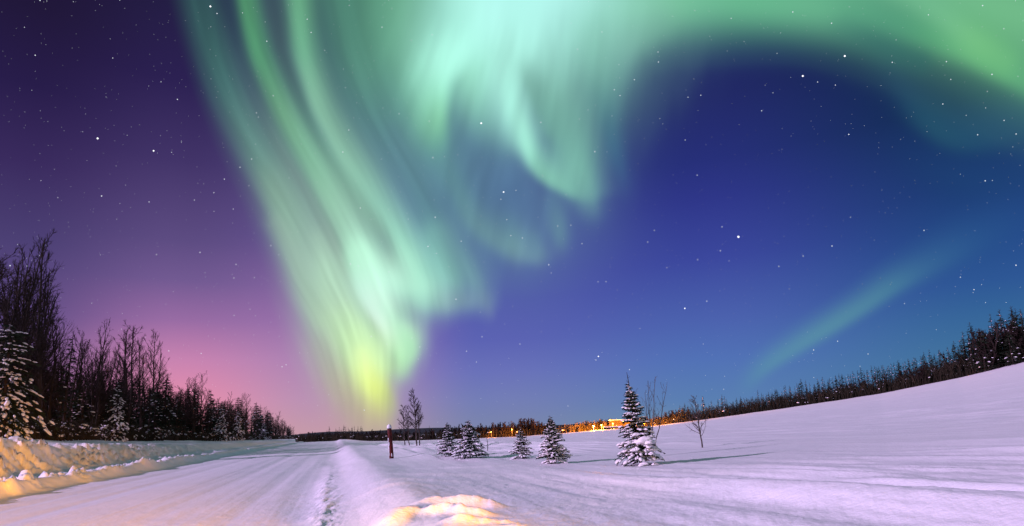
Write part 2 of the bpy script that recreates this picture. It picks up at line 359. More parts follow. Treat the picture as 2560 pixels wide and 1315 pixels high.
M_bark = material('dark_bark', (.024, .018, .016), .9, col2=(.042, .031, .026), nscale=12., spec=.1)
M_birch = material('birch_bark', (.10, .085, .075), .85, col2=(.05, .04, .036), nscale=9., spec=.1)
M_twig = material('bare_twigs', (.020, .014, .013), .9, col2=(.032, .022, .019), nscale=4., spec=.1)
M_brush = material('brush_twigs', (.030, .026, .018), .9, col2=(.05, .04, .026), nscale=.4, spec=.1)
# ------------------------------------------------------------------ the snow: one height field, split into road, bank and field
ROAD_AZ = math.atan((835 - 1280) / FPX)
RU = np.array([math.sin(ROAD_AZ), math.cos(ROAD_AZ)]); RN = np.array([math.cos(ROAD_AZ), -math.sin(ROAD_AZ)])
_fx = np.array([-200, 850, 1000, 1150, 1300, 1420, 1500, 1640, 1750, 1900, 2050, 2200, 2400, 2560, 2760, 3000.])
_fy = np.array([1150, 1103, 1103, 1098, 1092, 1083, 1075, 1065, 1051, 1030, 1008, 985, 945, 905, 850, 780.])   # foot of the far tree line
_faz, _fel = azel(_fx, _fy)
_fD = np.array([170, 175, 172, 170, 170, 170, 170, 165, 160, 155, 150, 145, 138, 132, 126, 120.])
def far_depth(az): return np.interp(az, _faz, _fD)
def far_rise(az):
    """height of the ground at the foot of the far tree line"""
    return EYE + np.tan(np.interp(az, _faz, _fel)) * far_depth(az) / np.cos(np.clip(az, -1.2, 1.2))
def gauss(x, c, w): return np.exp(-((x - c) / w) ** 2)
MOUND = (-1.42, 7.0); MK = .8
def crest_z(t): return np.interp(t, [0, 27, 40, 58, 90, 150, 300], [1.8, 1.72, 1.38, 1.05, .8, .55, .4])
def height(x, y):
    x, y = np.asarray(x, float), np.asarray(y, float)
    t, s = x * RU[0] + y * RU[1], x * RN[0] + y * RN[1]
    d = np.hypot(x, y); az = np.arctan2(x, np.maximum(y, 1e-3)); az = np.where(y <= 0, np.where(x > 0, 1.2, -1.2), az)
    near = np.clip(1.3 - d / 60, 0.12, 1)
    # --- road with tyre tracks
    zr = .012 * fbm(s * 2.2, t * .06, 3, 4) + .03 * fbm(s * .35, t * .05, 5, 2) + .035 * gauss(s, -4.4, 1.4)
    for c in (-1.6, -3.1, -5.6, -7.1): zr = zr - .024 * gauss(s + .25 * vnoise(t * .06, c, 8), c, .26)
    zr = zr + .02 * fbm(x * 2.5, y * 1.2, 12, 3) * near * sstep(-.3, .3, fbm(x * .22, y * .22, 13, 2) + .05)
    zr = zr + .007 * fbm(s * 7.5 + .5 * vnoise(t * .05, s, 14), t * .045, 15, 3, .6)
    # --- field to the right
    fs = sstep(-.1, 1.15, s)
    streak = fbm(s * .62 + .9 * vnoise(t * .11, s * .2, 21), t * .085, 22, 4, .48)
    fine = fbm(s * 2.6, t * .22, 25, 3)
    track = sstep(2.6, 4.6, s) * (1 - sstep(9.5, 15, s)) * (1 - sstep(45, 85, t))
    wind = np.power(1 - np.abs(2 * vnoise(s * .62 + 1.2 * vnoise(t * .06, s * .15, 33), t * .045, 34)), 3) + .6 * np.power(1 - np.abs(2 * vnoise(s * 1.15 + .9 * vnoise(t * .10, s * .3, 35), t * .08, 36)), 3)
    broken = sstep(-.28, .25, fbm(t * .10, s * .3, 37, 3))
    zf = .36 * fs + streak * (.06 + .14 * track) + fine * (.02 + .03 * track) * near + .05 * track * np.abs(fbm(s * 1.5 + vnoise(t * .3, s, 27), t * .16, 28, 3))
    zf = zf + .05 * track * wind * broken + .05 * (1 - track) * wind * broken * sstep(3, 6, s)
    for c, a, k in ((3.5, .05, 0), (4.6, .08, 1), (5.5, .05, 2), (6.3, .10, 3), (7.4, .09, 4), (8.3, .05, 5), (9.3, .12, 6), (11.2, .10, 7), (13.4, .10, 8)):
        u = s - c + .9 * vnoise(t * .055, 3.7 * k, 31) + .25 * vnoise(t * .3, 1.9 * k, 32) + .07 * vnoise(t * 1.3, k * 2.3, 38)
        prof = np.where(u < 0, np.exp(-(u / .62) ** 2), np.exp(-(u / .20) ** 2))
        zf = zf + 1.45 * a * prof * (1 - sstep(40, 80, t)) * sstep(-.42, .12, vnoise(t * .11, k * 5.1, 39) + .25 * vnoise(t * .5, k, 40))
    zf = zf + .07 * fbm(x * .05, y * .24, 41, 3) * sstep(14, 34, d)
    drift = np.maximum(0, vnoise(x * .09 + 3.3, y * .55, 43) + vnoise(x * .2, y * 1.1, 44) * .4 - .12)
    zf = zf + .10 * drift * sstep(16, 26, d) * (1 - sstep(60, 110, d))
    flat_mask = np.exp(-(((x - 4.5) / 9.0) ** 2 + ((y - 17.5) / 6.5) ** 2) ** 1.5)         # ground smoothed round the planted spruces so their shadows fall unbroken
    zf = zf * (1 - .96 * flat_mask) + .36 * .96 * flat_mask
    D = far_depth(az); q = np.clip(d * np.cos(np.clip(az, -1, 1)) / D, 0, None)
    rise = far_rise(az) - .32
    zf = zf + rise * np.where(q < 1, np.power(np.clip(q, 0, 1), 1.55), 1 + (q - 1) * .18) * sstep(2, 8, s)
    # --- churned ridge along the right edge of the road
    ridge = gauss(s, .7, .9) * (.07 + .10 * vnoise(t * .3, 1.3, 51))
    ridge = ridge + gauss(s, -.2, .26) * (.11 * np.abs(fbm(x * 3.6, y * 1.9, 52, 5, .62)) + .02) * (1 - sstep(7, 40, t)) - gauss(s, -.12, .09) * .008 * (1 - sstep(20, 40, t))
    zright = zf + ridge * (1 - .6 * sstep(40, 120, t))
    # --- mound and wind ridges in front of the viewer
    mx, my = (x - MOUND[0]) / MK, (y - MOUND[1]) / MK
    wob = 1 + .5 * fbm(x * 2.2, y * 2.2, 61, 4)
    zright = zright + .18 * np.exp(-((mx / .52) ** 2 + (my / .58) ** 2) ** 1.25 / wob) - .12 * np.exp(-(((mx - .42) / .33) ** 2 + ((my + .10) / .40) ** 2))
    for cx, cy, lx, ly, a in ((.80, 1.10, .50, .17, .13), (1.25, .95, .30, .12, .07), (.80, .05, .42, .15, .13), (1.15, -.10, .28, .10, .07), (1.30, -1.05, .42, .13, .10), (.35, -1.25, .40, .13, .08), (1.75, -1.35, .25, .09, .05)):
        wy = my - cy + .22 * fbm(x * 1.3, y * .6, 63, 3) + .10 * (mx - cx)
        zright = zright + .85 * a * np.exp(-((mx - cx) / lx) ** 2) * np.exp(-(wy / ly) ** 2) * (1 + .7 * fbm(x * 5, y * 5, 64, 3))
    for cx, cy, lx, a in ((-2.2, 10.9, .9, .04), (-2.0, 12.0, 1.1, .04), (-1.8, 13.6, 1.2, .05), (-1.2, 16.2, 1.5, .05), (-3.4, 9.6, .7, .05)):
        zright = zright + a * np.exp(-((x - cx) / lx) ** 2) * np.exp(-((y - cy + .15 * fbm(x * 1.5, y * .5, 66, 2)) / .22) ** 2)
    # --- left bank thrown up by the plough
    cz = crest_z(t) * (1 + .16 * fbm(t * .12, 2.2, 71, 3))
    sh = s + .35 * fbm(t * .25, 5.5, 72, 3)
    berm = np.exp(-((sh + 9.05) / .42) ** 2) * (.30 + .26 * vnoise(t * .35, .7, 73)) * (1 - .5 * sstep(60, 160, t))
    shelf = .16 * sstep(-8.5, -9.6, sh)
    face = sstep(-12.4, -15.3, sh)
    lump = fbm(t * .5 + s * .9, s * .22 - t * .08, 74, 4, .5)
    chunks = np.maximum(0, fbm(t * 2.3 + s * 1.9, s * .6 - t * .25, 75, 4, .66) - .03)
    tex = gauss(s, -13.6, 1.5) * (.16 * lump + .80 * chunks + .42 * np.maximum(0, fbm(t * 4.4 + s * 3.1, s * 2.2 - t * .5, 79, 3, .6) - .04)) * np.clip(1.35 - t / 75, .22, 1.2)
    tex2 = gauss(s, -9.6, 1.3) * (.55 * np.maximum(0, fbm(t * 1.3, s * 2., 77, 4, .65) + .0)) * np.clip(1.3 - t / 60, .15, 1)
    plate = np.maximum(0, -15.2 - s) * .115 * np.exp(-np.clip(t, 0, None) / 260) + .25 * fbm(s * .16, t * .11, 78, 3) * sstep(-15, -18, s)
    plate = np.where(s < -30, 14.8 * .115 * np.exp(-np.clip(t, 0, None) / 260) + .25 * fbm(s * .16, t * .11, 78, 3), plate)
    zleft = berm + shelf + face * cz + tex + tex2 + plate
    # --- join
    wr = sstep(-.75, -.15, s); wl = sstep(-8.15, -8.9, s)
    grain = .013 * fbm(x * 7, y * 5, 81, 3, .6) * np.clip(1.2 - d / 22, 0, 1)
    z = grain + zr * (1 - wr) * (1 - wl) + zright * wr + zleft * wl
    return z
def H(x, y): return float(height(np.array([x]), np.array([y]))[0])

azs = np.concatenate([np.radians(np.linspace(-180, -50, 54, endpoint=False)), np.radians(np.linspace(-50, 50, 760, endpoint=False)), np.radians(np.linspace(50, 180, 54, endpoint=False))])
rs = np.concatenate([[.02, .8, 1.6, 2.4], np.geomspace(3.0, 300, 760), np.geomspace(315, 4000, 26)])
A_, R_ = np.meshgrid(azs, rs)
GX, GY = R_ * np.sin(A_), R_ * np.cos(A_)
GZ = height(GX, GY)
GT, GS = GX * RU[0] + GY * RU[1], GX * RN[0] + GY * RN[1]
V = np.stack([GX, GY, GZ], -1)
nr, na = GX.shape
I = np.arange(nr * na).reshape(nr, na)
Q = np.stack([I[:-1, :], np.roll(I, -1, 1)[:-1, :], np.roll(I, -1, 1)[1:, :], I[1:, :]], -1).reshape(-1, 4)
Q = Q[:, ::-1]
Vf = V.reshape(-1, 3)
# vertex normals of the whole field, so that the sheets shade as one
fn = np.cross(Vf[Q[:, 2]] - Vf[Q[:, 0]], Vf[Q[:, 3]] - Vf[Q[:, 1]])
if fn[:, 2].mean() < 0: Q = Q[:, ::-1]; fn = -fn
VN = np.zeros_like(Vf)
for k in range(4): np.add.at(VN, Q[:, k], fn)
VN /= np.linalg.norm(VN, axis=1, keepdims=True) + 1e-12
cs = GS.reshape(-1)[Q].mean(1); cxy = Vf[Q].mean(1)
def ground_part(name, mask):
    q = Q[mask]; used, inv = np.unique(q, return_inverse=True); q = inv.reshape(-1, 4)
    me = bpy.data.meshes.new(name)
    me.vertices.add(len(used)); me.vertices.foreach_set('co', Vf[used].ravel())
    me.loops.add(q.size); me.loops.foreach_set('vertex_index', q.ravel().astype(np.int32))
    me.polygons.add(len(q)); me.polygons.foreach_set('loop_start', (np.arange(len(q)) * 4).astype(np.int32))
    me.update(calc_edges=True)
    me.polygons.foreach_set('use_smooth', np.ones(len(q), bool))
    me.normals_split_custom_set_from_vertices(VN[used].tolist())
    me.materials.append(M_snow)
    o = bpy.data.objects.new(name, me); COL.objects.link(o)
    return o
is_mound = (((cxy[:, 0] - MOUND[0]) / .76) ** 2 + ((cxy[:, 1] - MOUND[1]) / .8) ** 2 < 1)
in_road = (cs > -8.6) & (cs < -.45) & (np.hypot(cxy[:, 0], cxy[:, 1]) < 420)
in_bank = (cs <= -8.6) & (cs > -23)
tag(ground_part('road', in_road & ~is_mound), kind='structure')
tag(ground_part('snow_bank', in_bank & ~is_mound), 'ploughed snow bank along the left side of the road, lit orange at its near end', 'snow bank', kind='structure')
tag(ground_part('snow_field', ~in_road & ~in_bank & ~is_mound), kind='structure')
tag(ground_part('snow_mound', is_mound), 'small rounded snow mound lit yellow in front of the reddish post', 'snow mound', kind='structure')

def ray_az(px): return float(azel(px, 1000.)[0])
def on_line(px, s):
    """ground point seen at column px that lies s metres to the right of the viewer's line along the road"""
    a = ray_az(px); d = s / (math.sin(a) * RN[0] + math.cos(a) * RN[1])
    x, y = d * math.sin(a), d * math.cos(a)
    return np.array([x, y, H(x, y)])
def at_depth(px, dep, py=1080.):
    a = float(azel(px, py)[0]); x, y = dep * math.tan(a), dep
    return np.array([x, y, H(x, y)])
def on_ground(px, py):
    """where the sight line through a photograph point meets the snow"""
    d = dirs(px, py); k = np.geomspace(4, 260, 6000)
    z = EYE + d[2] * k; g = height(d[0] * k, d[1] * k)
    hit = np.argmax(z < g)
    k = k[hit] if (z < g).any() else 260
    return np.array([d[0] * k, d[1] * k, H(d[0] * k, d[1] * k)])
def tall(p, px, py):
    """height above p of the photograph point (px, py) at p's distance"""
    e = float(azel(px, py)[1]); return EYE + math.hypot(p[0], p[1]) * math.tan(e) - p[2]
# ------------------------------------------------------------------ aurora: glowing sheets far out in the sky
M_aur = bpy.data.materials.new('aurora_glow'); M_aur.use_nodes = True
nt = M_aur.node_tree; nt.nodes.clear()
at_ = nt.nodes.new('ShaderNodeAttribute'); at_.attribute_name = 'glow'
av_ = nt.nodes.new('ShaderNodeAttribute'); av_.attribute_name = 'clear'
em = nt.nodes.new('ShaderNodeEmission'); tr = nt.nodes.new('ShaderNodeBsdfTransparent'); ad = nt.nodes.new('ShaderNodeAddShader')
ou = nt.nodes.new('ShaderNodeOutputMaterial')
nt.links.new(at_.outputs['Color'], em.inputs['Color']); nt.links.new(av_.outputs['Color'], tr.inputs['Color'])
nt.links.new(em.outputs[0], ad.inputs[0]); nt.links.new(tr.outputs[0], ad.inputs[1]); nt.links.new(ad.outputs[0], ou.inputs['Surface'])
M_aur.cycles.emission_sampling = 'NONE'
LABEL = {
 'left': 'tall green rayed aurora curtain sweeping down to a yellow foot on the horizon',
 'centre': 'brightest mint green aurora fold hanging in loops from the top of the sky',
 'arc': 'green aurora arc bending over the dark blue sky to the upper right corner',
 'band': 'thin faint straight green aurora streak above the right hand tree line',
 'wisp': 'dim teal aurora wisp hanging under the green arc at the right edge',
}
X_, Y_ = np.meshgrid(np.arange(-100, 2960, 5.), np.arange(-560, 1104, 5.))
for i_, key in enumerate(('wisp', 'band', 'arc', 'centre', 'left')):
    pts = np.array([p[:2] for r in AURORA[key] for p in r]); m = 1150
    cx = (X_[0] > pts[:, 0].min() - m) & (X_[0] < pts[:, 0].max() + m); cy = (Y_[:, 0] > pts[:, 1].min() - m) & (Y_[:, 0] < pts[:, 1].max() + m)
    X, Y = X_[np.ix_(cy, cx)], Y_[np.ix_(cy, cx)]
    C, A = curtain_light(AURORA[key], X, Y)
    CA = blur(np.concatenate([C, A[..., None]], -1), 1); C, A = CA[..., :3], CA[..., 3]
    if key in ('left', 'centre'):
        rf = rays(key, X, Y); keep = 1 - .55 * sstep(.75, 1., C.max(-1))       # rays flatten where the glow burns out
        rf = 1 + (rf - 1) * (keep if key == 'left' else keep * sstep(-60, 140, Y))
        A = 1 - np.power(1 - np.clip(A, 0, .985), rf ** .9); C = C * rf[..., None]
    k = sstep(0., .05, A); C = C * k[..., None]; A = A * k
    D3 = dirs(X, Y); P = D3 * (24000 - 700 * i_) + np.array([0, 0, EYE])
    n0, n1 = X.shape; I2 = np.arange(n0 * n1).reshape(n0, n1)
    q = np.stack([I2[:-1, :-1], I2[1:, :-1], I2[1:, 1:], I2[:-1, 1:]], -1).reshape(-1, 4)
    q = q[(A.reshape(-1)[q].max(1) > .0006) & (D3[..., 2].reshape(-1)[q].min(1) > -.01)]
    used, inv = np.unique(q, return_inverse=True); q = inv.reshape(-1, 4)
    me = bpy.data.meshes.new('aurora'); me.vertices.add(len(used)); me.vertices.foreach_set('co', P.reshape(-1, 3)[used].ravel())
    me.loops.add(q.size); me.loops.foreach_set('vertex_index', q.ravel().astype(np.int32))
    me.polygons.add(len(q)); me.polygons.foreach_set('loop_start', (np.arange(len(q)) * 4).astype(np.int32)); me.update(calc_edges=True)
    g = me.attributes.new('glow', 'FLOAT_COLOR', 'POINT'); c4 = np.ones((len(used), 4)); c4[:, :3] = C.reshape(-1, 3)[used]
    g.data.foreach_set('color', c4.ravel().astype(np.float32))
    g = me.attributes.new('clear', 'FLOAT_COLOR', 'POINT'); c4[:, :3] = (1 - A.reshape(-1)[used])[:, None]
    g.data.foreach_set('color', c4.ravel().astype(np.float32))
    me.materials.append(M_aur)
    o = bpy.data.objects.new('aurora', me); COL.objects.link(o)
    o.visible_shadow = True
    tag(o, LABEL[key], 'aurora', 'aurora forms in the night sky')

# ------------------------------------------------------------------ stars
def star_mat(name, c, s):
    m = bpy.data.materials.new(name); m.use_nodes = True; n = m.node_tree; n.nodes.clear()
    e = n.nodes.new('ShaderNodeEmission'); e.inputs[0].default_value = (*c, 1); e.inputs[1].default_value = s
    o = n.nodes.new('ShaderNodeOutputMaterial'); n.links.new(e.outputs[0], o.inputs[0]); m.cycles.emission_sampling = 'NONE'
    return m
M_star = star_mat('starlight', (.86, .90, 1.0), 1.0); M_star_b = star_mat('bright_starlight', (.95, .95, 1.0), 1.5)
SR = 15000.
OCT = np.array([(1, 0, 0), (-1, 0, 0), (0, 1, 0), (0, -1, 0), (0, 0, 1), (0, 0, -1)], float)
OCF = [(0, 2, 4), (2, 1, 4), (1, 3, 4), (3, 0, 4), (2, 0, 5), (1, 2, 5), (3, 1, 5), (0, 3, 5)]
rng = np.random.default_rng(11)
mb = MB()
MID = [(254, 490, 2.6), (500, 631, 2.4), (636, 694, 2.2), (705, 917, 2.2), (876, 660, 2.6), (857, 380, 2.4), (901, 520, 2.4), (1073, 303, 2.2), (1082, 394, 2.6), (1088, 543, 2.6), (1070, 616, 2.8),
 (955, 68, 2.2), (667, 103, 2.4), (768, 48, 2.2), (683, 239, 2.2), (641, 282, 2.2), (872, 325, 2.2), (1352, 306, 2.6), (1153, 603, 2.2), (1372, 662, 2.6), (1277, 589, 2.2), (1306, 595, 2.2), (1455, 609, 2.2), (1140, 748, 2.6), (1205, 842, 2.2),
 (1646, 155, 2.4), (1586, 199, 2.4), (1550, 239, 2.2), (1752, 238, 2.2), (1720, 243, 2.0), (1904, 277, 2.2), (2044, 205, 2.0), (2122, 336, 2.6), (1743, 438, 2.4), (1713, 350, 2.0), (1636, 576, 2.4), (1619, 605, 2.4), (1805, 567, 2.4), (1801, 627, 2.6), (1744, 649, 2.4), (1947, 666, 2.4), (2080, 615, 2.6), (1667, 669, 2.0),
 (2463, 452, 2.4), (2310, 576, 2.2), (2540, 663, 2.6), (2435, 724, 2.2), (2034, 875, 2.4), (2094, 853, 2.2), (2170, 885, 2.0), (1767, 753, 2.4), (1515, 704, 2.2), (1300, 860, 2.0), (2366, 154, 2.2), (2480, 186, 2.4), (2357, 260, 2.2), (2321, 37, 2.0), (1982, 30, 2.4), (2079, 58, 2.4), (1828, 46, 2.2), (1505, 80, 2.0), (1487, 379, 2.8), (1290, 476, 2.0), (1252, 498, 2.0), (1267, 549, 2.2), (1394, 565, 2.2), (1427, 563, 2.0), (25, 664, 2.6), (100, 1, 2.0), (88, 138, 2.0), (590, 661, 2.2), (677, 614, 2.2), (600, 418, 2.2), (486, 500, 2.0), (1490, 900, 2.0), (1191, 905, 2.0), (1420, 1015, 1.8), (1030, 845, 1.8)]
def add_star(mb, px, py, r):
    d = dirs(px, py); mb.add(OCT * (r * SR / FPX * .5) + d * SR + np.array([0, 0, EYE]), OCF)
for px, py, r in MID: add_star(mb, px, py, r * 1.15)
n = 4600
px, py = rng.uniform(-250, 2810, n), rng.uniform(-300, 1070, n)
dens = np.where(px < 1100, .7, .55); keep = rng.uniform(0, 1, n) < dens
for a, b in zip(px[keep], py[keep]): add_star(mb, a, b, min(2.6, .62 + .38 * rng.pareto(2.4)))
tag(mb.build('stars', M_star), 'countless faint white stars sprinkled over the whole night sky', 'stars', kind='stuff')
BRIGHT = [
 (1846, 592, 6.2, 'brightest bluish white star low in the blue sky above the thin green streak'),
 (2007, 190, 4.6, 'bright white star in the dark blue sky under the middle of the green arc'),
 (2112, 140, 4.6, 'bright warm white star just below the lower edge of the green arc'),
 (1203, 308, 5.0, 'bright bluish star beside the lower end of the mint aurora fold'),
 (1259, 480, 4.2, 'bright white star inside the dark gap of the hanging aurora loop'),
 (244, 346, 4.4, 'bright white star high in the purple sky over the left forest'),
 (384, 377, 4.0, 'white star in the purple sky to the right of a brighter one'),
 (526, 16, 4.4, 'white star at the top of the outermost left aurora ray'),
 (1712, 771, 3.8, 'white star low in the blue sky above the small leafless sapling'),
 (1496, 891, 3.8, 'white star low in the sky above the orange lit shelter'),
]
for px, py, r, lab in BRIGHT:
    b = MB(); dd = dirs(px, py) * SR; b.add(OCT * (r * SR / FPX * .5), OCF)
    o = b.build('star', M_star_b); o.location = dd + np.array([0, 0, EYE]); tag(o, lab, 'star', 'brightest single stars')
# ------------------------------------------------------------------ tree builders
def rodrigues(v, ax, a):
    return v * math.cos(a) + np.cross(ax, v) * math.sin(a) + ax * np.dot(ax, v) * (1 - math.cos(a))
def bare_meshes(seed, h=1.0, stems=1, spread=.30, rbase=.012, limbs=26, steep=.55, low=.22, twigs=5, droop=0., thick=1., bark=None, twig=None, limblen=.30):
    """(trunk mesh, crown mesh) of a leafless tree of height 1"""
    rg = np.random.default_rng(seed); tk, cr = MB(), MB()
    for st in range(stems):
        a0 = rg.uniform(0, 6.28); lean = (0 if stems == 1 else spread) * rg.uniform(.4, 1)
        hs = h * (1 if st == 0 else rg.uniform(.72, .97))
        u = np.linspace(0, 1, 9)
        wob = np.cumsum(rg.normal(0, .006, (9, 2)), 0) * h
        tx = np.stack([math.cos(a0) * lean * u ** .8 * hs * .5 + wob[:, 0], math.sin(a0) * lean * u ** .8 * hs * .5 + wob[:, 1], u * hs], 1)
        rb = rbase * h * (1 if stems == 1 else .7)
        tube(tk, tx, rb * (1 - u) ** .8 + .0011 * h * thick, 6)
        nl = limbs if stems == 1 else max(7, int(limbs * 1.5 / stems))
        for k in range(nl):
            f = low + (0.97 - low) * (k + rg.uniform(0, 1)) / nl
            p0 = np.array([np.interp(f, u, tx[:, i]) for i in range(3)])
            az = rg.uniform(0, 6.28); up = steep + rg.uniform(-.15, .2) + .25 * f
            L = limblen * h * (1.08 - f) ** .75 * rg.uniform(.6, 1.15) + .03 * h
            dr = np.array([math.cos(az) * math.cos(up), math.sin(az) * math.cos(up), math.sin(up)])
            m = 5; pts = [p0]
            for j in range(m):
                dr = dr + np.array([0, 0, .10 - droop]) + rg.normal(0, .07, 3); dr /= np.linalg.norm(dr)
                pts.append(pts[-1] + dr * L / m)
            pts = np.array(pts); r0 = min(rb * .5, .0045 * h) * (1.1 - f) + .0010 * h * thick
            tube(tk if f < .55 else cr, pts, np.linspace(r0, .0009 * h * thick, m + 1), 4, False)
            for q in range(twigs):
                g = rg.uniform(.25, 1); i = g * m; i0 = min(int(i), m - 1); b0 = pts[i0] + (pts[i0 + 1] - pts[i0]) * (i - i0)
                td = pts[i0 + 1] - pts[i0]; td /= np.linalg.norm(td)
                td = td + rg.normal(0, .45, 3) + np.array([0, 0, .18 - droop * 2]); td /= np.linalg.norm(td)
                l = L * rg.uniform(.22, .5)
                b1 = b0 + td * l * .5; td2 = td + rg.normal(0, .25, 3) + np.array([0, 0, .12 - droop * 2]); td2 /= np.linalg.norm(td2)
                b2 = b1 + td2 * l * .5
                tube(cr, [b0, b1, b2], [.0011 * h * thick, .0009 * h * thick, .0005 * h * thick], 3, False)
                for w in range(2):
                    td3 = td + rg.normal(0, .55, 3); td3 /= np.linalg.norm(td3)
                    tube(cr, [b1, b1 + td3 * l * .42], [.0008 * h * thick, .0004 * h * thick], 3, False)
    return tk.mesh('trunk', bark or M_bark), cr.mesh('crown', twig or M_twig)
def lumps(mb, C, S, AZ, TILT, rg, sub=1, rough=.22):
    """soft snow lumps: centres C, semi axes S, heading AZ, downward tilt TILT"""
    v0, f0 = ICO[sub]
    for c, s, a, t in zip(C, S, AZ, TILT):
        k = v0 * (1 + rg.normal(0, rough, (len(v0), 1)) * .5) * s
        k[:, 2] = np.where(k[:, 2] < 0, k[:, 2] * .45, k[:, 2])
        ct, sn = math.cos(t), math.sin(t)
        x, z = k[:, 0] * ct + k[:, 2] * sn, -k[:, 0] * sn + k[:, 2] * ct
        ca, sa = math.cos(a), math.sin(a)
        mb.add_np(np.stack([x * ca - k[:, 1] * sa, x * sa + k[:, 1] * ca, z], 1) + c, f0)
def spruce_meshes(seed, h=1., r=.22, whorls=16, bper=7, sprays=16, snow=2.5, droop=.55, leader=.08, power=.8, base=.05, sub=1, uneven=.28, lump=1.0, bend=0., spray=1.0):
    """(trunk, crown, snow) meshes of a spruce: whorls of drooping boughs set with needle sprays, snow lying on them"""
    rg = np.random.default_rng(seed); tk, nd, sn = MB(), MB(), MB()
    u = np.linspace(0, 1, 10); tube(tk, np.stack([bend * u ** 2 * h + .004 * h * np.sin(u * 9), 0 * u, u * h], 1), .016 * h * (1 - u) ** .9 + .0022 * h, 6)
    for k in range(4):
        a = k * 1.6 + rg.uniform(0, 1); z = h * (1 - leader * rg.uniform(.35, .75))
        tube(tk, [[bend * h, 0, z], [bend * h + math.cos(a) * .035 * h, math.sin(a) * .035 * h, z + .022 * h]], [.0022 * h, .001 * h], 4)
    QV, LC, LS, LA, LT = [], [], [], [], []
    for i in range(whorls):
        f = i / (whorls - 1); z0 = h * (base + (1 - base - leader) * f ** .92)
        Lw = r * ((1 - f) ** power * .95 + .05)
        nb = max(4, int(round(bper * (1 - .35 * f))))
        off = rg.uniform(0, 6.28)
        for b in range(nb):
            a = off + 6.283 * b / nb + rg.normal(0, .22)
            L = Lw * min(1.28, max(.4, 1 + rg.normal(0, uneven))); dp = droop * (1 - .75 * f) * rg.uniform(.7, 1.25)
            zz = max(.02 * h, z0 + rg.normal(0, .026) * h)
            ca, sa = math.cos(a), math.sin(a); bx = bend * (zz / h) ** 2 * h
            def pos(w): return np.array([bx + ca * L * w, sa * L * w, zz + L * (.30 * (1 - dp) * w + (.12 - .75 * dp) * w * w)])
            n = max(4, int(sprays * (L / r) ** .8 * rg.uniform(.8, 1.2)))
            W = rg.uniform(.12, 1.02, n)
            tube(nd, [pos(0), pos(.5), pos(1)], [.006 * r + .002 * h, .004 * r + .0012 * h, .001 * h], 3, False)
            for w in W:
                p = pos(w); side = rg.choice([-1, 1]) * rg.uniform(.2, 1.15)
                d = np.array([ca * math.cos(side) - sa * math.sin(side), sa * math.cos(side) + ca * math.sin(side), -.25 - .5 * dp * w + rg.normal(0, .22)]); d /= np.linalg.norm(d)
                l = spray * r * .20 * rg.uniform(.55, 1.25) * (1.15 - .4 * w); x = np.cross(d, rg.normal(0, 1, 3) * .6 + np.array([0, 0, 1.])); x /= np.linalg.norm(x) + 1e-9
                QV.append([p, p + d * l * .45 + x * l * .17, p + d * l, p + d * l * .5 - x * l * .15])
            ns = rg.poisson(snow * (.5 + .5 * L / r))
            for _ in range(ns):
                w = rg.uniform(.25, .98); p = pos(w); q = rg.uniform(.55, 1.25) * lump
                slope = -(.30 * (1 - dp) + 2 * (.12 - .75 * dp) * w)
                side = rg.normal(0, .10) * L
                LC.append(p + np.array([-sa * side, ca * side, .022 * r + .012 * L])); LS.append(np.array([.19 * L + .012 * h, .10 * L + .009 * h, .070 * L + .008 * h]) * q); LA.append(a + rg.normal(0, .3)); LT.append(math.atan(slope) * .9)
    QV = np.array(QV).reshape(-1, 3); nd.add_np(QV, np.arange(len(QV)).reshape(-1, 4))
    if LC: lumps(sn, LC, LS, LA, LT, rg, sub)
    return tk.mesh('trunk', M_bark), nd.mesh('crown', M_needle), (sn.mesh('snow_cover', M_bough_snow, True) if LC else None)
def plant(name, meshes, label, cat, loc, h, width=1., rz=0., lean=(0, 0), group=None):
    """a tree thing with its trunk, crown and snow as parts, scaled to height h"""
    t = thing(name, label, cat, loc, group)
    t.rotation_mode = 'ZYX'
    t.scale = (h * width, h * width, h); t.rotation_euler = (lean[0], lean[1], rz)
    for m, nm in zip(meshes, ('trunk', 'crown', 'snow_cover')):
        if m is None: continue
        o = bpy.data.objects.new(nm, m); COL.objects.link(o); o.parent = t
        if nm == 'snow_cover': o['kind'] = 'stuff'
    return t
# ------------------------------------------------------------------ left forest along the bank
BIRCH = [bare_meshes(101, limbs=32, spread=.2, thick=.95, twigs=9), bare_meshes(102, stems=3, spread=.34, limbs=36, steep=.75, low=.16, thick=.95, twigs=9), bare_meshes(103, limbs=34, steep=.7, limblen=.26, thick=.95, twigs=9),
         bare_meshes(104, stems=4, spread=.42, limbs=38, steep=.85, low=.15, limblen=.26, thick=.95, twigs=9), bare_meshes(105, limbs=26, steep=.45, low=.3, thick=1.2, twigs=10)]
SPR = [spruce_meshes(201, r=.15, whorls=20, bper=7, sprays=16, snow=.25, droop=.6, power=.75, lump=.7, spray=1.5), spruce_meshes(202, r=.19, whorls=18, bper=7, sprays=17, snow=.35, droop=.7, power=.8, lump=.7, spray=1.5),
       spruce_meshes(203, r=.12, whorls=22, bper=6, sprays=15, snow=.18, droop=.5, power=.7, lump=.7, spray=1.5)]
rg = np.random.default_rng(5); pyr = random.Random(7)
def pixel_tree(kind, px, top, p, name, label, cat, group, var, width=1., lean=None):
    h = max(tall(p, px, top), .8)
    if lean is None: lean = (rg.normal(0, .02), rg.normal(0, .02))
    return plant(name, (BIRCH if kind == 'b' else SPR)[var], label, cat, tuple(p - np.array([0, 0, .1])), h, width, pyr.uniform(0, 6.28), lean, group)
GB, GS_ = 'bare trees of the left forest', 'spruces of the left forest'
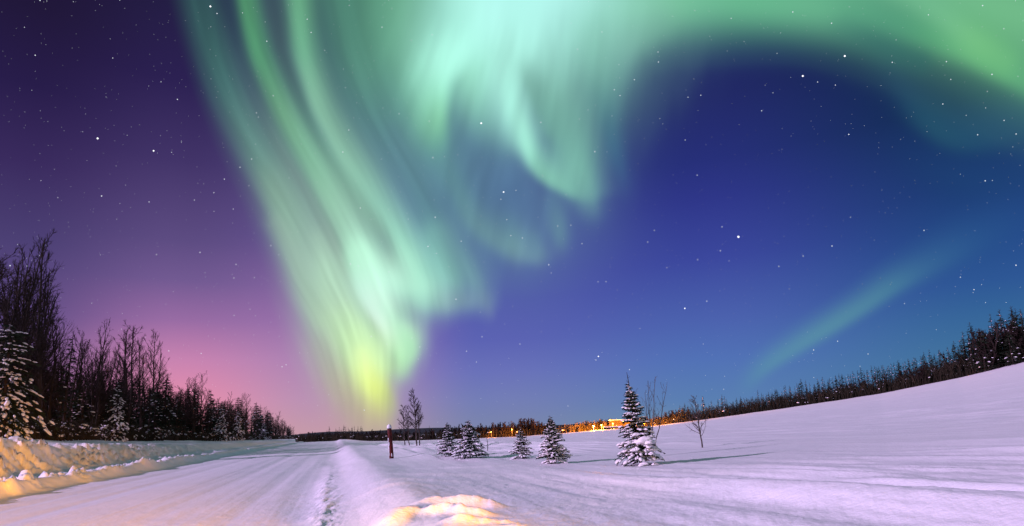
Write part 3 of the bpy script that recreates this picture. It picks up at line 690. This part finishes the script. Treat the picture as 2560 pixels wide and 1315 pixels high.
SKY = [ # column, top, kind, offset from the road line, variant, width, label
 (-28, 560, 'b', -25, 3, 1.0, 'tall leafless tree cut by the left edge of the photo, foremost of the left forest'),
 (22, 606, 'b', -24.5, 1, .9, 'tall multi stemmed leafless tree at the left edge behind the snow laden spruce'),
 (60, 640, 'b', -27, 3, .85, 'leafless tree between the two tallest bare trees at the left edge'),
 (98, 588, 'b', -24.5, 2, .8, 'tallest thin leafless birch standing second from the left edge against purple sky'),
 (122, 745, 'b', -26, 1, .9, 'shorter bare tree leaning at the foot of the tallest thin birch'),
 (168, 768, 'b', -25, 1, .9, 'bare tree with upswept twigs wrapped around the narrow dark spruce'),
 (160, 835, 's', -24.5, 2, .9, 'narrow dark spruce standing inside the upswept bare tree of the left forest'),
 (208, 860, 'b', -27, 0, .9, 'small bare tree in the gap right of the narrow dark spruce'),
 (243, 803, 'b', -25, 3, .9, 'broad multi stemmed bare tree rising behind the small snowy spruce'),
 (276, 826, 'b', -26, 1, .8, 'bare tree joined to the right side of the broad multi stemmed one'),
 (320, 814, 'b', -25, 0, .95, 'open crowned birch standing alone against the pink sky'),
 (352, 845, 'b', -27, 2, .8, 'thin bare tree just right of the open crowned birch'),
 (372, 832, 'b', -25, 2, 1., 'dense bare tree at the right end of the tall left group'),
 (396, 880, 'b', -26, 2, .9, 'bare tree where the left forest skyline steps down to the pink glow'),
 (414, 932, 'b', -25, 0, .9, 'small bare tree below the step in the left forest skyline'),
 (424, 955, 's', -24.5, 0, 1., 'dark spruce at the foot of the step in the left forest skyline'),
 (448, 968, 'b', -26, 2, 1., 'low bare tree left of the paired bare trees against the pink glow'),
 (488, 944, 'b', -25, 2, 1.2, 'bushier of the paired bare trees against the pink glow'),
 (506, 934, 'b', -25.5, 0, .8, 'taller thinner of the paired bare trees against the pink glow'),
 (530, 972, 's', -25, 1, .9, 'dark spruce just right of the paired bare trees'),
 (562, 982, 'b', -25.5, 1, 1., 'bare tree first of the even row toward the far end of the left forest'),
 (592, 984, 'b', -25, 3, 1., 'multi stemmed bare tree in the middle of the even row'),
 (614, 986, 'b', -25.5, 0, 1., 'last bare tree of the even row before the dark pointed spruce'),
 (645, 1004, 's', -24.5, 1, 1.1, 'dark pointed spruce that tops the far end of the left forest'),
 (664, 1018, 'b', -25.5, 1, 1.2, 'bare tree just beyond the dark pointed spruce'),
 (686, 1028, 'b', -25, 3, 1.3, 'round topped bare tree near the far end of the left forest'),
 (706, 1042, 'b', -25, 1, 1.4, 'second last bare tree of the left forest, where its skyline falls to the road'),
 (724, 1062, 'b', -24, 3, 1.5, 'last low bare tree of the left forest beside the distant small post'),
]
for px, top, kind, s, var, w, lab in SKY:
    p = on_line(px, s)
    pixel_tree(kind, px, top, p, 'bare_tree' if kind == 'b' else 'spruce_tree', lab, 'tree', GB if kind == 'b' else GS_, var, w)
BIGS = spruce_meshes(211, r=.30, whorls=15, bper=9, sprays=44, snow=8, droop=1.55, power=.55, lump=.40, leader=.05)
SMS = spruce_meshes(212, r=.20, whorls=16, bper=7, sprays=22, snow=3.5, droop=1.35, power=.75, lump=.6)
for px, top, s, ms, w, lab in [
 (12, 800, -20.5, BIGS, 1.1, 'large snow laden spruce with drooping boughs at the left edge of the photo'),
 (294, 952, -22.5, SMS, 1.0, 'small spruce with white snow laden boughs standing in front of the left forest'),
 (388, 965, -23.5, SPR[1], 1.1, 'dusky snow dusted spruce right of the small white spruce at the forest edge'),
 (556, 1008, -23, SMS, 1.2, 'wide snow dusted spruce at the forest edge, left one of a pair'),
 (597, 1022, -23, SMS, 1.1, 'narrow snow dusted spruce at the forest edge, right one of a pair'),
 (660, 1052, -23, SMS, 1.3, 'low snow dusted spruce at the far end of the left forest edge')]:
    p = on_line(px, s); plant('spruce_tree', ms, lab, 'tree', tuple(p - np.array([0, 0, .1])), tall(p, px, top), w, pyr.uniform(0, 6.28), (0, 0), GS_)
mass_x = [-80, 0, 100, 200, 300, 400, 450, 520, 600, 660, 700, 745]; mass_y = [820, 840, 880, 925, 935, 965, 985, 1000, 1012, 1030, 1050, 1078]
for k in range(18):
    px = rg.uniform(-70, 700); p = on_line(px, -26.5 - 9 * rg.uniform(0, 1))
    sk = np.interp(px, [q[0] for q in SKY if q[2] == 'b'], [q[1] for q in SKY if q[2] == 'b'])
    pixel_tree('b', px, sk + rg.uniform(12, 110) * (780 - px) / 780, p, 'bare_tree', 'bare tree standing behind the front row of the left forest', 'tree', GB, int(rg.integers(0, 5)), rg.uniform(.9, 1.3))
for k in range(34):
    px = rg.uniform(400, 738); p = on_line(px, -25.2 - 5 * rg.uniform(0, 1)); kd = 's' if k % 3 else 'b'
    sk = np.interp(px, [q[0] for q in SKY], [q[1] for q in SKY])
    pixel_tree(kd, px, sk + rg.uniform(6, 40) * (780 - px) / 380, p, 'bare_tree' if kd == 'b' else 'spruce_tree', 'dark tree closing the gaps toward the far end of the left forest', 'tree', 'trees closing the far end of the left forest', int(rg.integers(0, 3)), rg.uniform(1.2, 1.7))
for k in range(150):
    px = rg.uniform(-70, 738); s = -25.5 - 26 * rg.uniform(0, 1) ** 1.5
    p = on_line(px, s); kind = 's' if rg.uniform() < .58 else 'b'
    top = np.interp(px, mass_x, mass_y) + abs(rg.normal(0, 1)) * 34 * max(.25, (760 - px) / 760) - (14 if kind == 'b' else 0) * (740 - px) / 740
    pixel_tree(kind, px, top, p, 'bare_tree' if kind == 'b' else 'spruce_tree',
               'dark bare tree lost in the black mass of the left forest' if kind == 'b' else 'dark spruce lost in the black mass of the left forest', 'tree', GB if kind == 'b' else GS_, int(rg.integers(0, 5 if kind == 'b' else 3)), rg.uniform(.9, 1.5) * (1.25 if kind == 's' else 1))
# tangled undergrowth on the forest floor, snow caught in it
ug, us = MB(), MB(); LC, LS, LA, LT = [], [], [], []
for k in range(5200):
    px = rg.uniform(-90, 745); s = -22.8 - 9 * rg.uniform(0, 1) ** 1.6
    p = on_line(px, s); d = math.hypot(p[0], p[1]); hh = rg.uniform(.5, 2.3) * (.7 + .3 * min(1, d / 80)); a = rg.uniform(0, 6.28); l = rg.uniform(.2, .9) * hh
    q = p + np.array([math.cos(a) * l * .6, math.sin(a) * l * .6, hh * .7]); e = p + np.array([math.cos(a) * l * 1.4, math.sin(a) * l * 1.4, hh * rg.uniform(.65, 1.05)])
    w = .012 + .00022 * d
    tube(ug, [p - np.array([0, 0, .15]), q, e], [w, w * .8, w * .4], 3, False)
    if k % 9 == 0 and s > -26:
        LC.append(q); r0 = rg.uniform(.06, .2); LS.append(np.array([r0 * 1.9, r0, r0 * .6])); LA.append(a); LT.append(rg.normal(.2, .3))
und = tag(ug.build('undergrowth', M_brush), 'tangle of dark snow dusted brush along the foot of the left forest', 'undergrowth', kind='stuff')
lumps(us, LC, LS, LA, LT, rg, 1); us.build('snow_cover', M_bough_snow, und, True)

# ------------------------------------------------------------------ far tree line beyond the field
FARS = [spruce_meshes(221, r=.13, whorls=18, bper=6, sprays=15, snow=.14, droop=.5, power=.6, lump=.75, spray=1.7), spruce_meshes(222, r=.17, whorls=16, bper=6, sprays=15, snow=.18, droop=.55, power=.65, lump=.75, spray=1.7), spruce_meshes(223, r=.10, whorls=16, bper=6, sprays=13, snow=.08, droop=.45, power=.5, spray=1.9, lump=.8)]
FARB = [bare_meshes(231, stems=3, spread=.5, limbs=38, steep=.9, low=.05, twigs=8, thick=7), bare_meshes(232, stems=4, spread=.6, limbs=42, steep=1.0, low=.04, twigs=8, thick=7), bare_meshes(233, limbs=36, steep=.7, low=.1, twigs=8, thick=6)]
top_x = [780, 810, 830, 860, 905, 960, 1080, 1120, 1190, 1240, 1290, 1320, 1350, 1385, 1420, 1450, 1500, 1560, 1640, 1690, 1750, 1800, 1900, 2000, 2100, 2200, 2300, 2400, 2450, 2480, 2560, 2700]
top_y = [1078, 1077, 1074, 1072, 1072, 1074, 1070, 1062, 1053, 1056, 1048, 1042, 1046, 1064, 1056, 1053, 1046, 1041, 1036, 1020, 1016, 1008, 984, 964, 941, 917, 892, 872, 838, 822, 790, 730]
def far_tree(kind, px, top, back, label, group, var, width=1.):
    a = ray_az(px); D = float(far_depth(np.array([a]))[0]) + back; p = at_depth(px, D)
    h = max(tall(p, px, top), .8)
    return plant('spruce_tree' if kind == 's' else 'bare_tree', (FARS if kind == 's' else FARB)[var], label, 'tree', tuple(p - np.array([0, 0, .15])), h, width, pyr.uniform(0, 6.28), (rg.normal(0, .02), rg.normal(0, .02)), group)
GF, GFB = 'spruces of the far tree line', 'bare trees of the far tree line'
for j, (px, top) in enumerate([(824, 1063), (840, 1069), (848, 1065), (853, 1069), (859, 1060), (864, 1064), (871, 1067), (879, 1064), (886, 1063), (895, 1064), (902, 1063), (907, 1067), (1074, 1063), (817, 1073), (932, 1071)]):
    far_tree('s', px, top, 6 + j % 3, 'small dark spire of a spruce beyond the end of the road', 'spruce spires beyond the end of the road', j % 3, .9)
for k in range(135):
    px = 1700 + 900 * (k + rg.uniform(0, 1)) / 135
    y = np.interp(px, top_x, top_y) + 5 - abs(rg.normal(0, 1)) * (10 if px < 2440 else 16)
    back = rg.uniform(1, 10)
    far_tree('s', px, y, back, 'dark snow dusted spruce of the tree line along the top of the right hand field', GF, int(rg.integers(0, 3)), rg.uniform(.65, 1.1))
for k in range(24):
    px = rg.uniform(2450, 2640); y = np.interp(px, top_x, top_y) + rg.uniform(-8, 40)
    far_tree('s', px, y, rg.uniform(-1, 9), 'tall dark spruce in the clump where the right hand tree line meets the photo edge', 'spruces of the clump at the right edge', int(rg.integers(0, 2)), rg.uniform(1., 1.4))
o = far_tree('b', 2497, 806, 0, 'round headed dark tree inside the spruce clump at the right edge', GFB, 1, 1.1)
for k in range(92):
    px = 770 + 950 * (k + rg.uniform(0, 1)) / 92
    back = rg.uniform(0, 14); y = np.interp(px, top_x, top_y) + rg.uniform(0, 1) ** 1.4 * 14
    far_tree('b', px, y, back, 'leafless tree of the low brown tree line across the far end of the field', 'bare trees across the far end of the field', int(rg.integers(0, 3)), rg.uniform(1.1, 1.9))
for k in range(40):
    px = rg.uniform(1700, 2620); back = rg.uniform(0, 9); y = np.interp(px, top_x, top_y) + rg.uniform(20, 46)
    far_tree('b', px, y, back, 'leafless tree under the spruces of the right hand tree line', GFB, int(rg.integers(0, 3)), rg.uniform(1.2, 2.))
FARL = [bare_meshes(241, stems=3, spread=.4, limbs=36, steep=1.0, low=.05, twigs=7, thick=6, bark=M_birch, twig=M_birch), bare_meshes(242, stems=4, spread=.5, limbs=36, steep=1.1, low=.04, twigs=7, thick=6, bark=M_birch, twig=M_birch)]  # lighter bark makes these trees look brightly lit, in place of stronger lamps
FARB = FARB + FARL
for k in range(26):
    px = 1412 + 118 * (k + rg.uniform(0, 1)) / 26
    far_tree('b', px, np.interp(px, top_x, top_y) + rg.uniform(0, 8), rg.uniform(-1, 5), 'leafless tree with bark lightened to glow orange in the floodlight left of the shelter', 'floodlit trees beside the shelter', 3 + k % 2, rg.uniform(1.2, 1.9))
far_tree('b', 1281, 1051, 1, 'single thin tree lit bright orange by the small lamp among the dark far trees', 'lamp lit trees of the far tree line', 3, .6)
far_tree('b', 1229, 1072, 1, 'low bush lit orange by the small lamp right of the close spruce pair', 'lamp lit trees of the far tree line', 4, 1.6)
low = [bare_meshes(251, stems=3, spread=.5, limbs=22, steep=.95, low=.05, twigs=5, thick=7), bare_meshes(252, stems=2, spread=.4, limbs=20, steep=.9, low=.06, twigs=5, thick=7)]
wv, wf, wn = [], [], 0
for k in range(150):
    px = 762 + 960 * rg.uniform(0, 1) if k < 115 else rg.uniform(1700, 2640)
    a = ray_az(px); p = at_depth(px, float(np.interp(a, _faz, _fD)) + rg.uniform(3, 18)); h = max(.9, tall(p, px, np.interp(px, top_x, top_y) + rg.uniform(1, 13) + (15 if px > 1700 else 0))); w = h * rg.uniform(1.1, 2.); z0 = rg.uniform(0, 6.28)
    for me in low[k % 2]:
        c = np.empty(len(me.vertices) * 3); me.vertices.foreach_get('co', c); c = c.reshape(-1, 3)
        wv.append(np.stack([(c[:, 0] * math.cos(z0) - c[:, 1] * math.sin(z0)) * w, (c[:, 0] * math.sin(z0) + c[:, 1] * math.cos(z0)) * w, c[:, 2] * h - .15], 1) + p)
        q = [tuple(np.array(f.vertices) + wn) for f in me.polygons]; wf += q; wn += len(c)
wd = MB(); wd.v, wd.f, wd.n = wv, wf, wn
tag(wd.build('woods', M_twig), 'thicket of bare brown trees filling the far tree line', 'woods', kind='stuff')
ug, us = MB(), MB(); LC, LS, LA, LT = [], [], [], []
for k in range(11000):
    px = rg.uniform(740, 2640); a = ray_az(px); D = float(np.interp(a, _faz, _fD)); back = 12 * rg.uniform(0, 1) ** 1.3
    x, y = (D + back) * math.tan(a), D + back; z = 0
    LC.append((x, y, px, back))
LCa = np.array(LC); LZ = height(LCa[:, 0], LCa[:, 1]); LC = []
for (x, y, px, back), z in zip(LCa, LZ):
    hh = rg.uniform(.5, 2.4) * (1 + .6 * sstep(1600, 1900, px) + .4 * (px > 2300)); aa = rg.uniform(0, 6.28); l = hh * rg.uniform(.1, .5); p = np.array([x, y, z])
    q = p + np.array([math.cos(aa) * l * .5, math.sin(aa) * l * .5, hh * .6]); e = p + np.array([math.cos(aa) * l * 1.4, math.sin(aa) * l * 1.4, hh])
    tube(ug, [p - np.array([0, 0, .2]), q, e], [.075, .06, .02], 3, False)
    if rg.uniform() < .03 and back < 4:
        r0 = rg.uniform(.12, .32); LC.append(q); LS.append(np.array([r0 * 1.6, r0, r0 * .6])); LA.append(aa); LT.append(.1)
und = tag(ug.build('undergrowth', M_brush), 'band of dark low brush along the foot of the far tree line', 'undergrowth', kind='stuff')
lumps(us, LC, LS, LA, LT, rg, 1); us.build('snow_cover', M_bough_snow, und, True)
# low wooded ridge on the horizon
hm = MB(); aa = np.radians(np.linspace(-48, 48, 150)); top = 7 + 6 * fbm(aa * 9, aa * 0, 91, 4) + 6 * gauss(aa, -.22, .12)
rows = [(1500, -8 + 0 * aa), (1600, top * .75), (1700, top), (1850, -8 + 0 * aa)]
vv = np.concatenate([np.stack([r * np.sin(aa), r * np.cos(aa), z], 1) for r, z in rows]); n = len(aa)
hm.add(vv, [(j * n + i, j * n + i + 1, (j + 1) * n + i + 1, (j + 1) * n + i) for j in range(3) for i in range(n - 1)])
M_ridge = material('wooded_ridge', (.016, .019, .026), .95, col2=(.026, .03, .038), nscale=.02)
tag(hm.build('hills', M_ridge, None, True), kind='structure')
# ------------------------------------------------------------------ planted trees on the field
GP = 'young snowy spruces planted on the field'
def field_spruce(seed, bx, by, tx, ty, label, lean, **kw):
    p = on_ground(bx, by); h = tall(p, tx, ty)
    t = plant('spruce_tree', spruce_meshes(seed, **kw), label, 'tree', tuple(p - np.array([0, 0, .04])), h, 1., 0., (0, lean), GP)
    return t, p, h
MAIN, mp, mh = field_spruce(301, 1603, 1163, 1581, 925, 'tallest snowy spruce on the field with a bare spike leader and large snow pillows', -R(4.5),
    r=.205, whorls=26, bper=10, sprays=54, snow=6.5, droop=.6, leader=.16, power=.86, base=.085, sub=1, uneven=.30, lump=.6, bend=-.01)
pil = MB(); rgp = np.random.default_rng(77); v3, f3 = ICO[3]
for c, s in [((.05, -.11, .262), (.085, .07, .05)), ((.125, -.07, .175), (.07, .055, .035)), ((.13, -.06, .075), (.085, .075, .05)), ((-.06, -.12, .185), (.06, .045, .022)), ((.0, -.15, .035), (.055, .04, .025)), ((-.03, -.09, .34), (.05, .045, .022))]:
    for k in range(6):
        q = np.array([rgp.normal(0, .40), rgp.normal(0, .35), -abs(rgp.normal(0, .35))]) * (k > 0)
        ss = np.array(s) * (1 if k == 0 else rgp.uniform(.35, .65))
        n3 = 1 + .42 * fbm(v3[:, 0] * 1.9 + c[0] * 40 + k, v3[:, 1] * 1.9 + v3[:, 2] * 1.6, 5 + k, 3)
        w = v3 * n3[:, None] * ss; w[:, 2] = np.where(w[:, 2] < 0, w[:, 2] * .55, w[:, 2])
        pil.add_np(w + np.array(c) + q * np.array(s), f3)
tag(pil.build('snow_pillow', M_bough_snow, MAIN, True), 'smooth heavy pillows of snow lying on the lower boughs', kind='stuff')
field_spruce(302, 1386, 1158, 1380, 1034, 'snowy spruce of medium size left of the tallest one, warm lit in its upper half', -R(3), r=.30, whorls=20, bper=10, sprays=46, snow=8, droop=.55, leader=.07, power=.78, base=.10, sub=1, uneven=.3, lump=.62)
field_spruce(303, 1306, 1146, 1304, 1066, 'smallest snowy spruce, standing alone between the close pair and the medium one', -R(2), r=.36, whorls=15, bper=9, sprays=42, snow=5.5, droop=.55, leader=.05, power=.85, base=.09, sub=1, uneven=.3, lump=.65)
field_spruce(304, 1176, 1144, 1172, 1046, 'broad bushy snowy spruce, right one of the close pair', -R(2), r=.38, whorls=19, bper=11, sprays=44, snow=8, droop=.55, leader=.07, power=.72, base=.08, sub=1, uneven=.28, lump=.62)
field_spruce(305, 1122, 1140, 1122, 1054, 'slimmer snowy spruce, left one of the close pair', -R(2), r=.34, whorls=17, bper=10, sprays=42, snow=6, droop=.55, leader=.05, power=.85, base=.09, sub=1, uneven=.3, lump=.65)
GBB = 'young bare trees on the field'
for seed, bx, by, tx, ty, kw, lab, lean in [
 (311, 1042, 1114, 1033, 974, dict(limbs=40, steep=.5, low=.28, limblen=.24, twigs=8, thick=2.2), 'tallest pale trunked birch of the small group behind the post', -R(3)),
 (312, 1012, 1112, 1003, 1012, dict(limbs=30, steep=.45, low=.34, limblen=.26, twigs=7, thick=2.4), 'leftmost thin birch of the small group behind the post', -R(4)),
 (313, 1024, 1113, 1018, 1024, dict(limbs=24, steep=.5, low=.36, limblen=.24, twigs=7, thick=2.4), 'short thin birch between the leftmost and the tallest birch behind the post', -R(3)),
 (314, 1049, 1114, 1050, 1008, dict(limbs=30, steep=.45, low=.34, limblen=.26, twigs=7, thick=2.4), 'rightmost birch of the small group behind the post', -R(1)),
 (315, 1757, 1119, 1736, 988, dict(limbs=30, steep=.6, low=.2, limblen=.32, twigs=7, thick=1.7, rbase=.013, twig=M_birch), 'small leafless sapling alone on the snow right of the tallest spruce', -R(5))]:
    p = on_ground(bx, by); plant('bare_tree', bare_meshes(seed, bark=M_birch, **kw), lab, 'tree', tuple(p - np.array([0, 0, .04])), tall(p, tx, ty), 1., 0., (0, lean), GBB)
p = on_ground(1622, 1146) ; p = at_depth(1622, p[1] + .9)
plant('bare_shrub', bare_meshes(316, stems=5, spread=.85, limbs=16, steep=.9, low=.3, limblen=.3, twigs=2, thick=1.3, rbase=.008, bark=M_birch, twig=M_birch), 'leafless shrub of thin upswept stems rising behind the tallest spruce', 'shrub', tuple(p), tall(p, 1634, 940), 1., .6, (0, 0))

# ------------------------------------------------------------------ posts
M_post = material('post_paint', (.13, .012, .010), .75, bump=.4, bscale=18., col2=(.05, .008, .007), nscale=3.)
p = on_ground(979, 1146); h = tall(p, 971, 1071); r = 5.3 * math.hypot(p[0], p[1]) / FPX
post = thing('wooden_post', 'dark red wooden post capped with snow beside the road', 'post', tuple(p)); post.rotation_euler = (0, -R(3.6), 0)
b = MB(); zz = np.linspace(-.2, h, 10); tube(b, np.stack([0 * zz, 0 * zz, zz], 1), r * (1 + .03 * np.sin(zz * 5)), 16); b.build('post_shaft', M_post, post, True)
b = MB(); v2, f2 = ICO[3]; w = v2 * np.array([r * 1.12, r * 1.12, r * 1.7]); w[:, 2] = np.where(w[:, 2] < 0, w[:, 2] * .25, w[:, 2]); b.add_np(w + np.array([0, 0, h + .02]), f2)
b.build('snow_cap', M_bough_snow, post, True)
b = MB()
for a, z0, z1, wd in [(-2.35, .22, .95, .34), (-2.5, .55, 1.15, .22), (-1.9, .75, .95, .2), (-2.2, 1.05, 1.2, .25), (-1.2, .1, .3, .3)]:
    z0, z1 = z0 * h / 1.75, z1 * h / 1.75; n = 9
    for i in range(n):
        u = i / (n - 1); rr = rg.uniform(.8, 1.15)
        w = ICO[1][0] * np.array([.02, r * wd * math.sin(.35 + 2.4 * u) * rr, (z1 - z0) / n * .9])
        x, y = w[:, 0] * math.cos(a) - w[:, 1] * math.sin(a), w[:, 0] * math.sin(a) + w[:, 1] * math.cos(a)
        b.add_np(np.stack([x + r * math.cos(a), y + r * math.sin(a), w[:, 2] + z0 + (z1 - z0) * u], 1), ICO[1][1])
tag(b.build('snow_patch', M_bough_snow, post, True), kind='stuff')
M_pale = material('weathered_wood', (.16, .13, .08), .9, col2=(.10, .08, .05), nscale=6.)
p = on_ground(748, 1101); h = tall(p, 747, 1091); k = math.hypot(p[0], p[1]) / FPX
o = thing('marker_post', 'short pale marker post on the snow bank at the far end of the left forest', 'post', tuple(p))
b = MB(); tube(b, [[0, 0, -.2], [0, 0, h]], 1.7 * k, 8); b.build('post_shaft', M_pale, o); b = MB(); b.add_np(ICO[2][0] * np.array([1.9, 1.9, 1.2]) * k + np.array([0, 0, h]), ICO[2][1]); b.build('snow_cap', M_bough_snow, o, True)
p = on_ground(781, 1101); h = tall(p, 781, 1079); k = math.hypot(p[0], p[1]) / FPX
o = thing('marker_pole', 'thin dark pole standing where the road meets the far tree line', 'pole', tuple(p))
b = MB(); tube(b, [[0, 0, -.2], [0, 0, h]], .8 * k, 6); b.build('pole_shaft', M_bark, o); b = MB(); tube(b, [[0, 0, h], [0, 0, h + .05]], 1.1 * k, 6); b.build('pole_top', M_bough_snow, o)
p = on_ground(1219, 1127); h = tall(p, 1217, 1089); k = math.hypot(p[0], p[1]) / FPX
b = MB(); tube(b, [[0, 0, -.1], [.02 * h, 0, h * .5], [-.05 * h, 0, h]], [.9 * k, .8 * k, .5 * k], 5)
o = b.build('wooden_stake', M_bark); o.location = tuple(p); tag(o, 'thin leaning stake in the snow between the bushy spruce and the smallest one', 'stake')

# ------------------------------------------------------------------ floodlit shelter and its lamps at the edge of the wood
M_lamp = material('lamp_glass', (.9, .6, .3), .4, emit=((1.0, .62, .22), 14.0))
M_steel = material('painted_steel', (.10, .10, .10), .5, col2=(.07, .07, .07), nscale=8.)
M_pwall = material('pale_boards', (.035, .026, .02), .8, col2=(.028, .02, .016), nscale=5.)
SOD = (1.0, .30, .02)
sd = 158.
def lamp(px, py, label, power, dep=sd, group='sodium lamps around the shelter', soft=.15, bulb=.11):
    g = at_depth(px, dep); h = tall(g, px, py); t = thing('street_lamp', label, 'lamp', tuple(g), group)
    b = MB(); tube(b, [[0, 0, -.3], [0, 0, h]], [.06, .045], 8); b.build('lamp_pole', M_steel, t)
    b = MB(); tube(b, [[0, 0, h], [0, -.28, h + .10]], .035, 6); box(b, (-.14, -.45, h + .10), (.14, -.05, h + .20)); b.build('lamp_arm', M_steel, t)
    b = MB(); b.add_np(ICO[2][0] * np.array([bulb, bulb, bulb * .8]) + np.array([0, -.28, h]), ICO[2][1]); b.build('lamp_bulb', M_lamp, t, True)
    l = bpy.data.lights.new('lamp_light', 'POINT'); l.energy = power; l.color = SOD; l.shadow_soft_size = soft
    lo = bpy.data.objects.new('lamp_light', l); COL.objects.link(lo); lo.parent = t; lo.location = (0, -.75, h - .15)
lamp(1504, 1063, 'orange lamp on a pole at the left end of the bright lit strip of snow', 14000)
lamp(1533, 1059, 'orange lamp on a pole in the middle of the bright lit strip of snow', 2500, sd - 1)
lamp(1484, 1066, 'orange lamp among the floodlit bare trees left of the shelter', 55000, sd + 5)
lamp(1612, 1054, 'orange lamp hidden behind the tallest spruce to the right of the shelter', 30000, sd + 2)
lamp(1228, 1080, 'small orange lamp shining through the bare trees right of the close spruce pair', 800, 169., 'small orange lamps in the far trees', bulb=.07)
lamp(1280, 1074, 'small orange lamp lighting one tall thin trunk in the far trees', 1500, 169., 'small orange lamps in the far trees', bulb=.07)
g = at_depth(1526, sd + 3); g2 = at_depth(1602, sd + 3); W = g2[0] - g[0]; h0 = tall(g, 1526, 1052)
sh = thing('roadside_shelter', 'low flat roofed shelter glowing orange under its roof at the edge of the wood', 'shelter', tuple(g))
b = MB(); box(b, (0, -2.2, h0), (W, 1.4, h0 + .12)); b.build('roof', M_steel, sh)
b = MB(); box(b, (-.06, -2.26, h0 + .12), (W + .06, 1.46, h0 + .2)); b.build('roof_snow', M_bough_snow, sh)
for x in (.12, W * .5, W - .12):
    b = MB(); box(b, (x - .07, -2.1, -.4), (x + .07, -1.96, h0)); b.build('roof_post', M_pwall, sh)
b = MB(); box(b, (.05, 1.2, -.4), (W - .05, 1.34, h0)); b.build('back_wall', M_pwall, sh)
for x in (W * .40, W * .62, W * .84):
    b = MB(); b.add_np(ICO[2][0] * .16 + np.array([x, -1.9, h0 - .22]), ICO[2][1]); b.build('ceiling_lamp', M_lamp, sh, True)
for x in (W * .25, W * .7):
    l = bpy.data.lights.new('lamp_light', 'POINT'); l.energy = 110; l.color = SOD; l.shadow_soft_size = .2
    lo = bpy.data.objects.new('lamp_light', l); COL.objects.link(lo); lo.parent = sh; lo.location = (x, -1.2, h0 - .5)
g = at_depth(1510, sd - 2); g2 = at_depth(1556, sd - 2)
lw = thing('low_wall', 'low white snow capped wall, glaring under the orange lamps', 'wall', tuple(g)); W2 = g2[0] - g[0]
b = MB(); box(b, (0, 0, -.5), (W2, .3, .55)); b.build('wall_face', M_pwall, lw)
b = MB(); box(b, (-.05, -.05, .55), (W2 + .05, .35, .74)); b.build('snow_cap', M_bough_snow, lw)
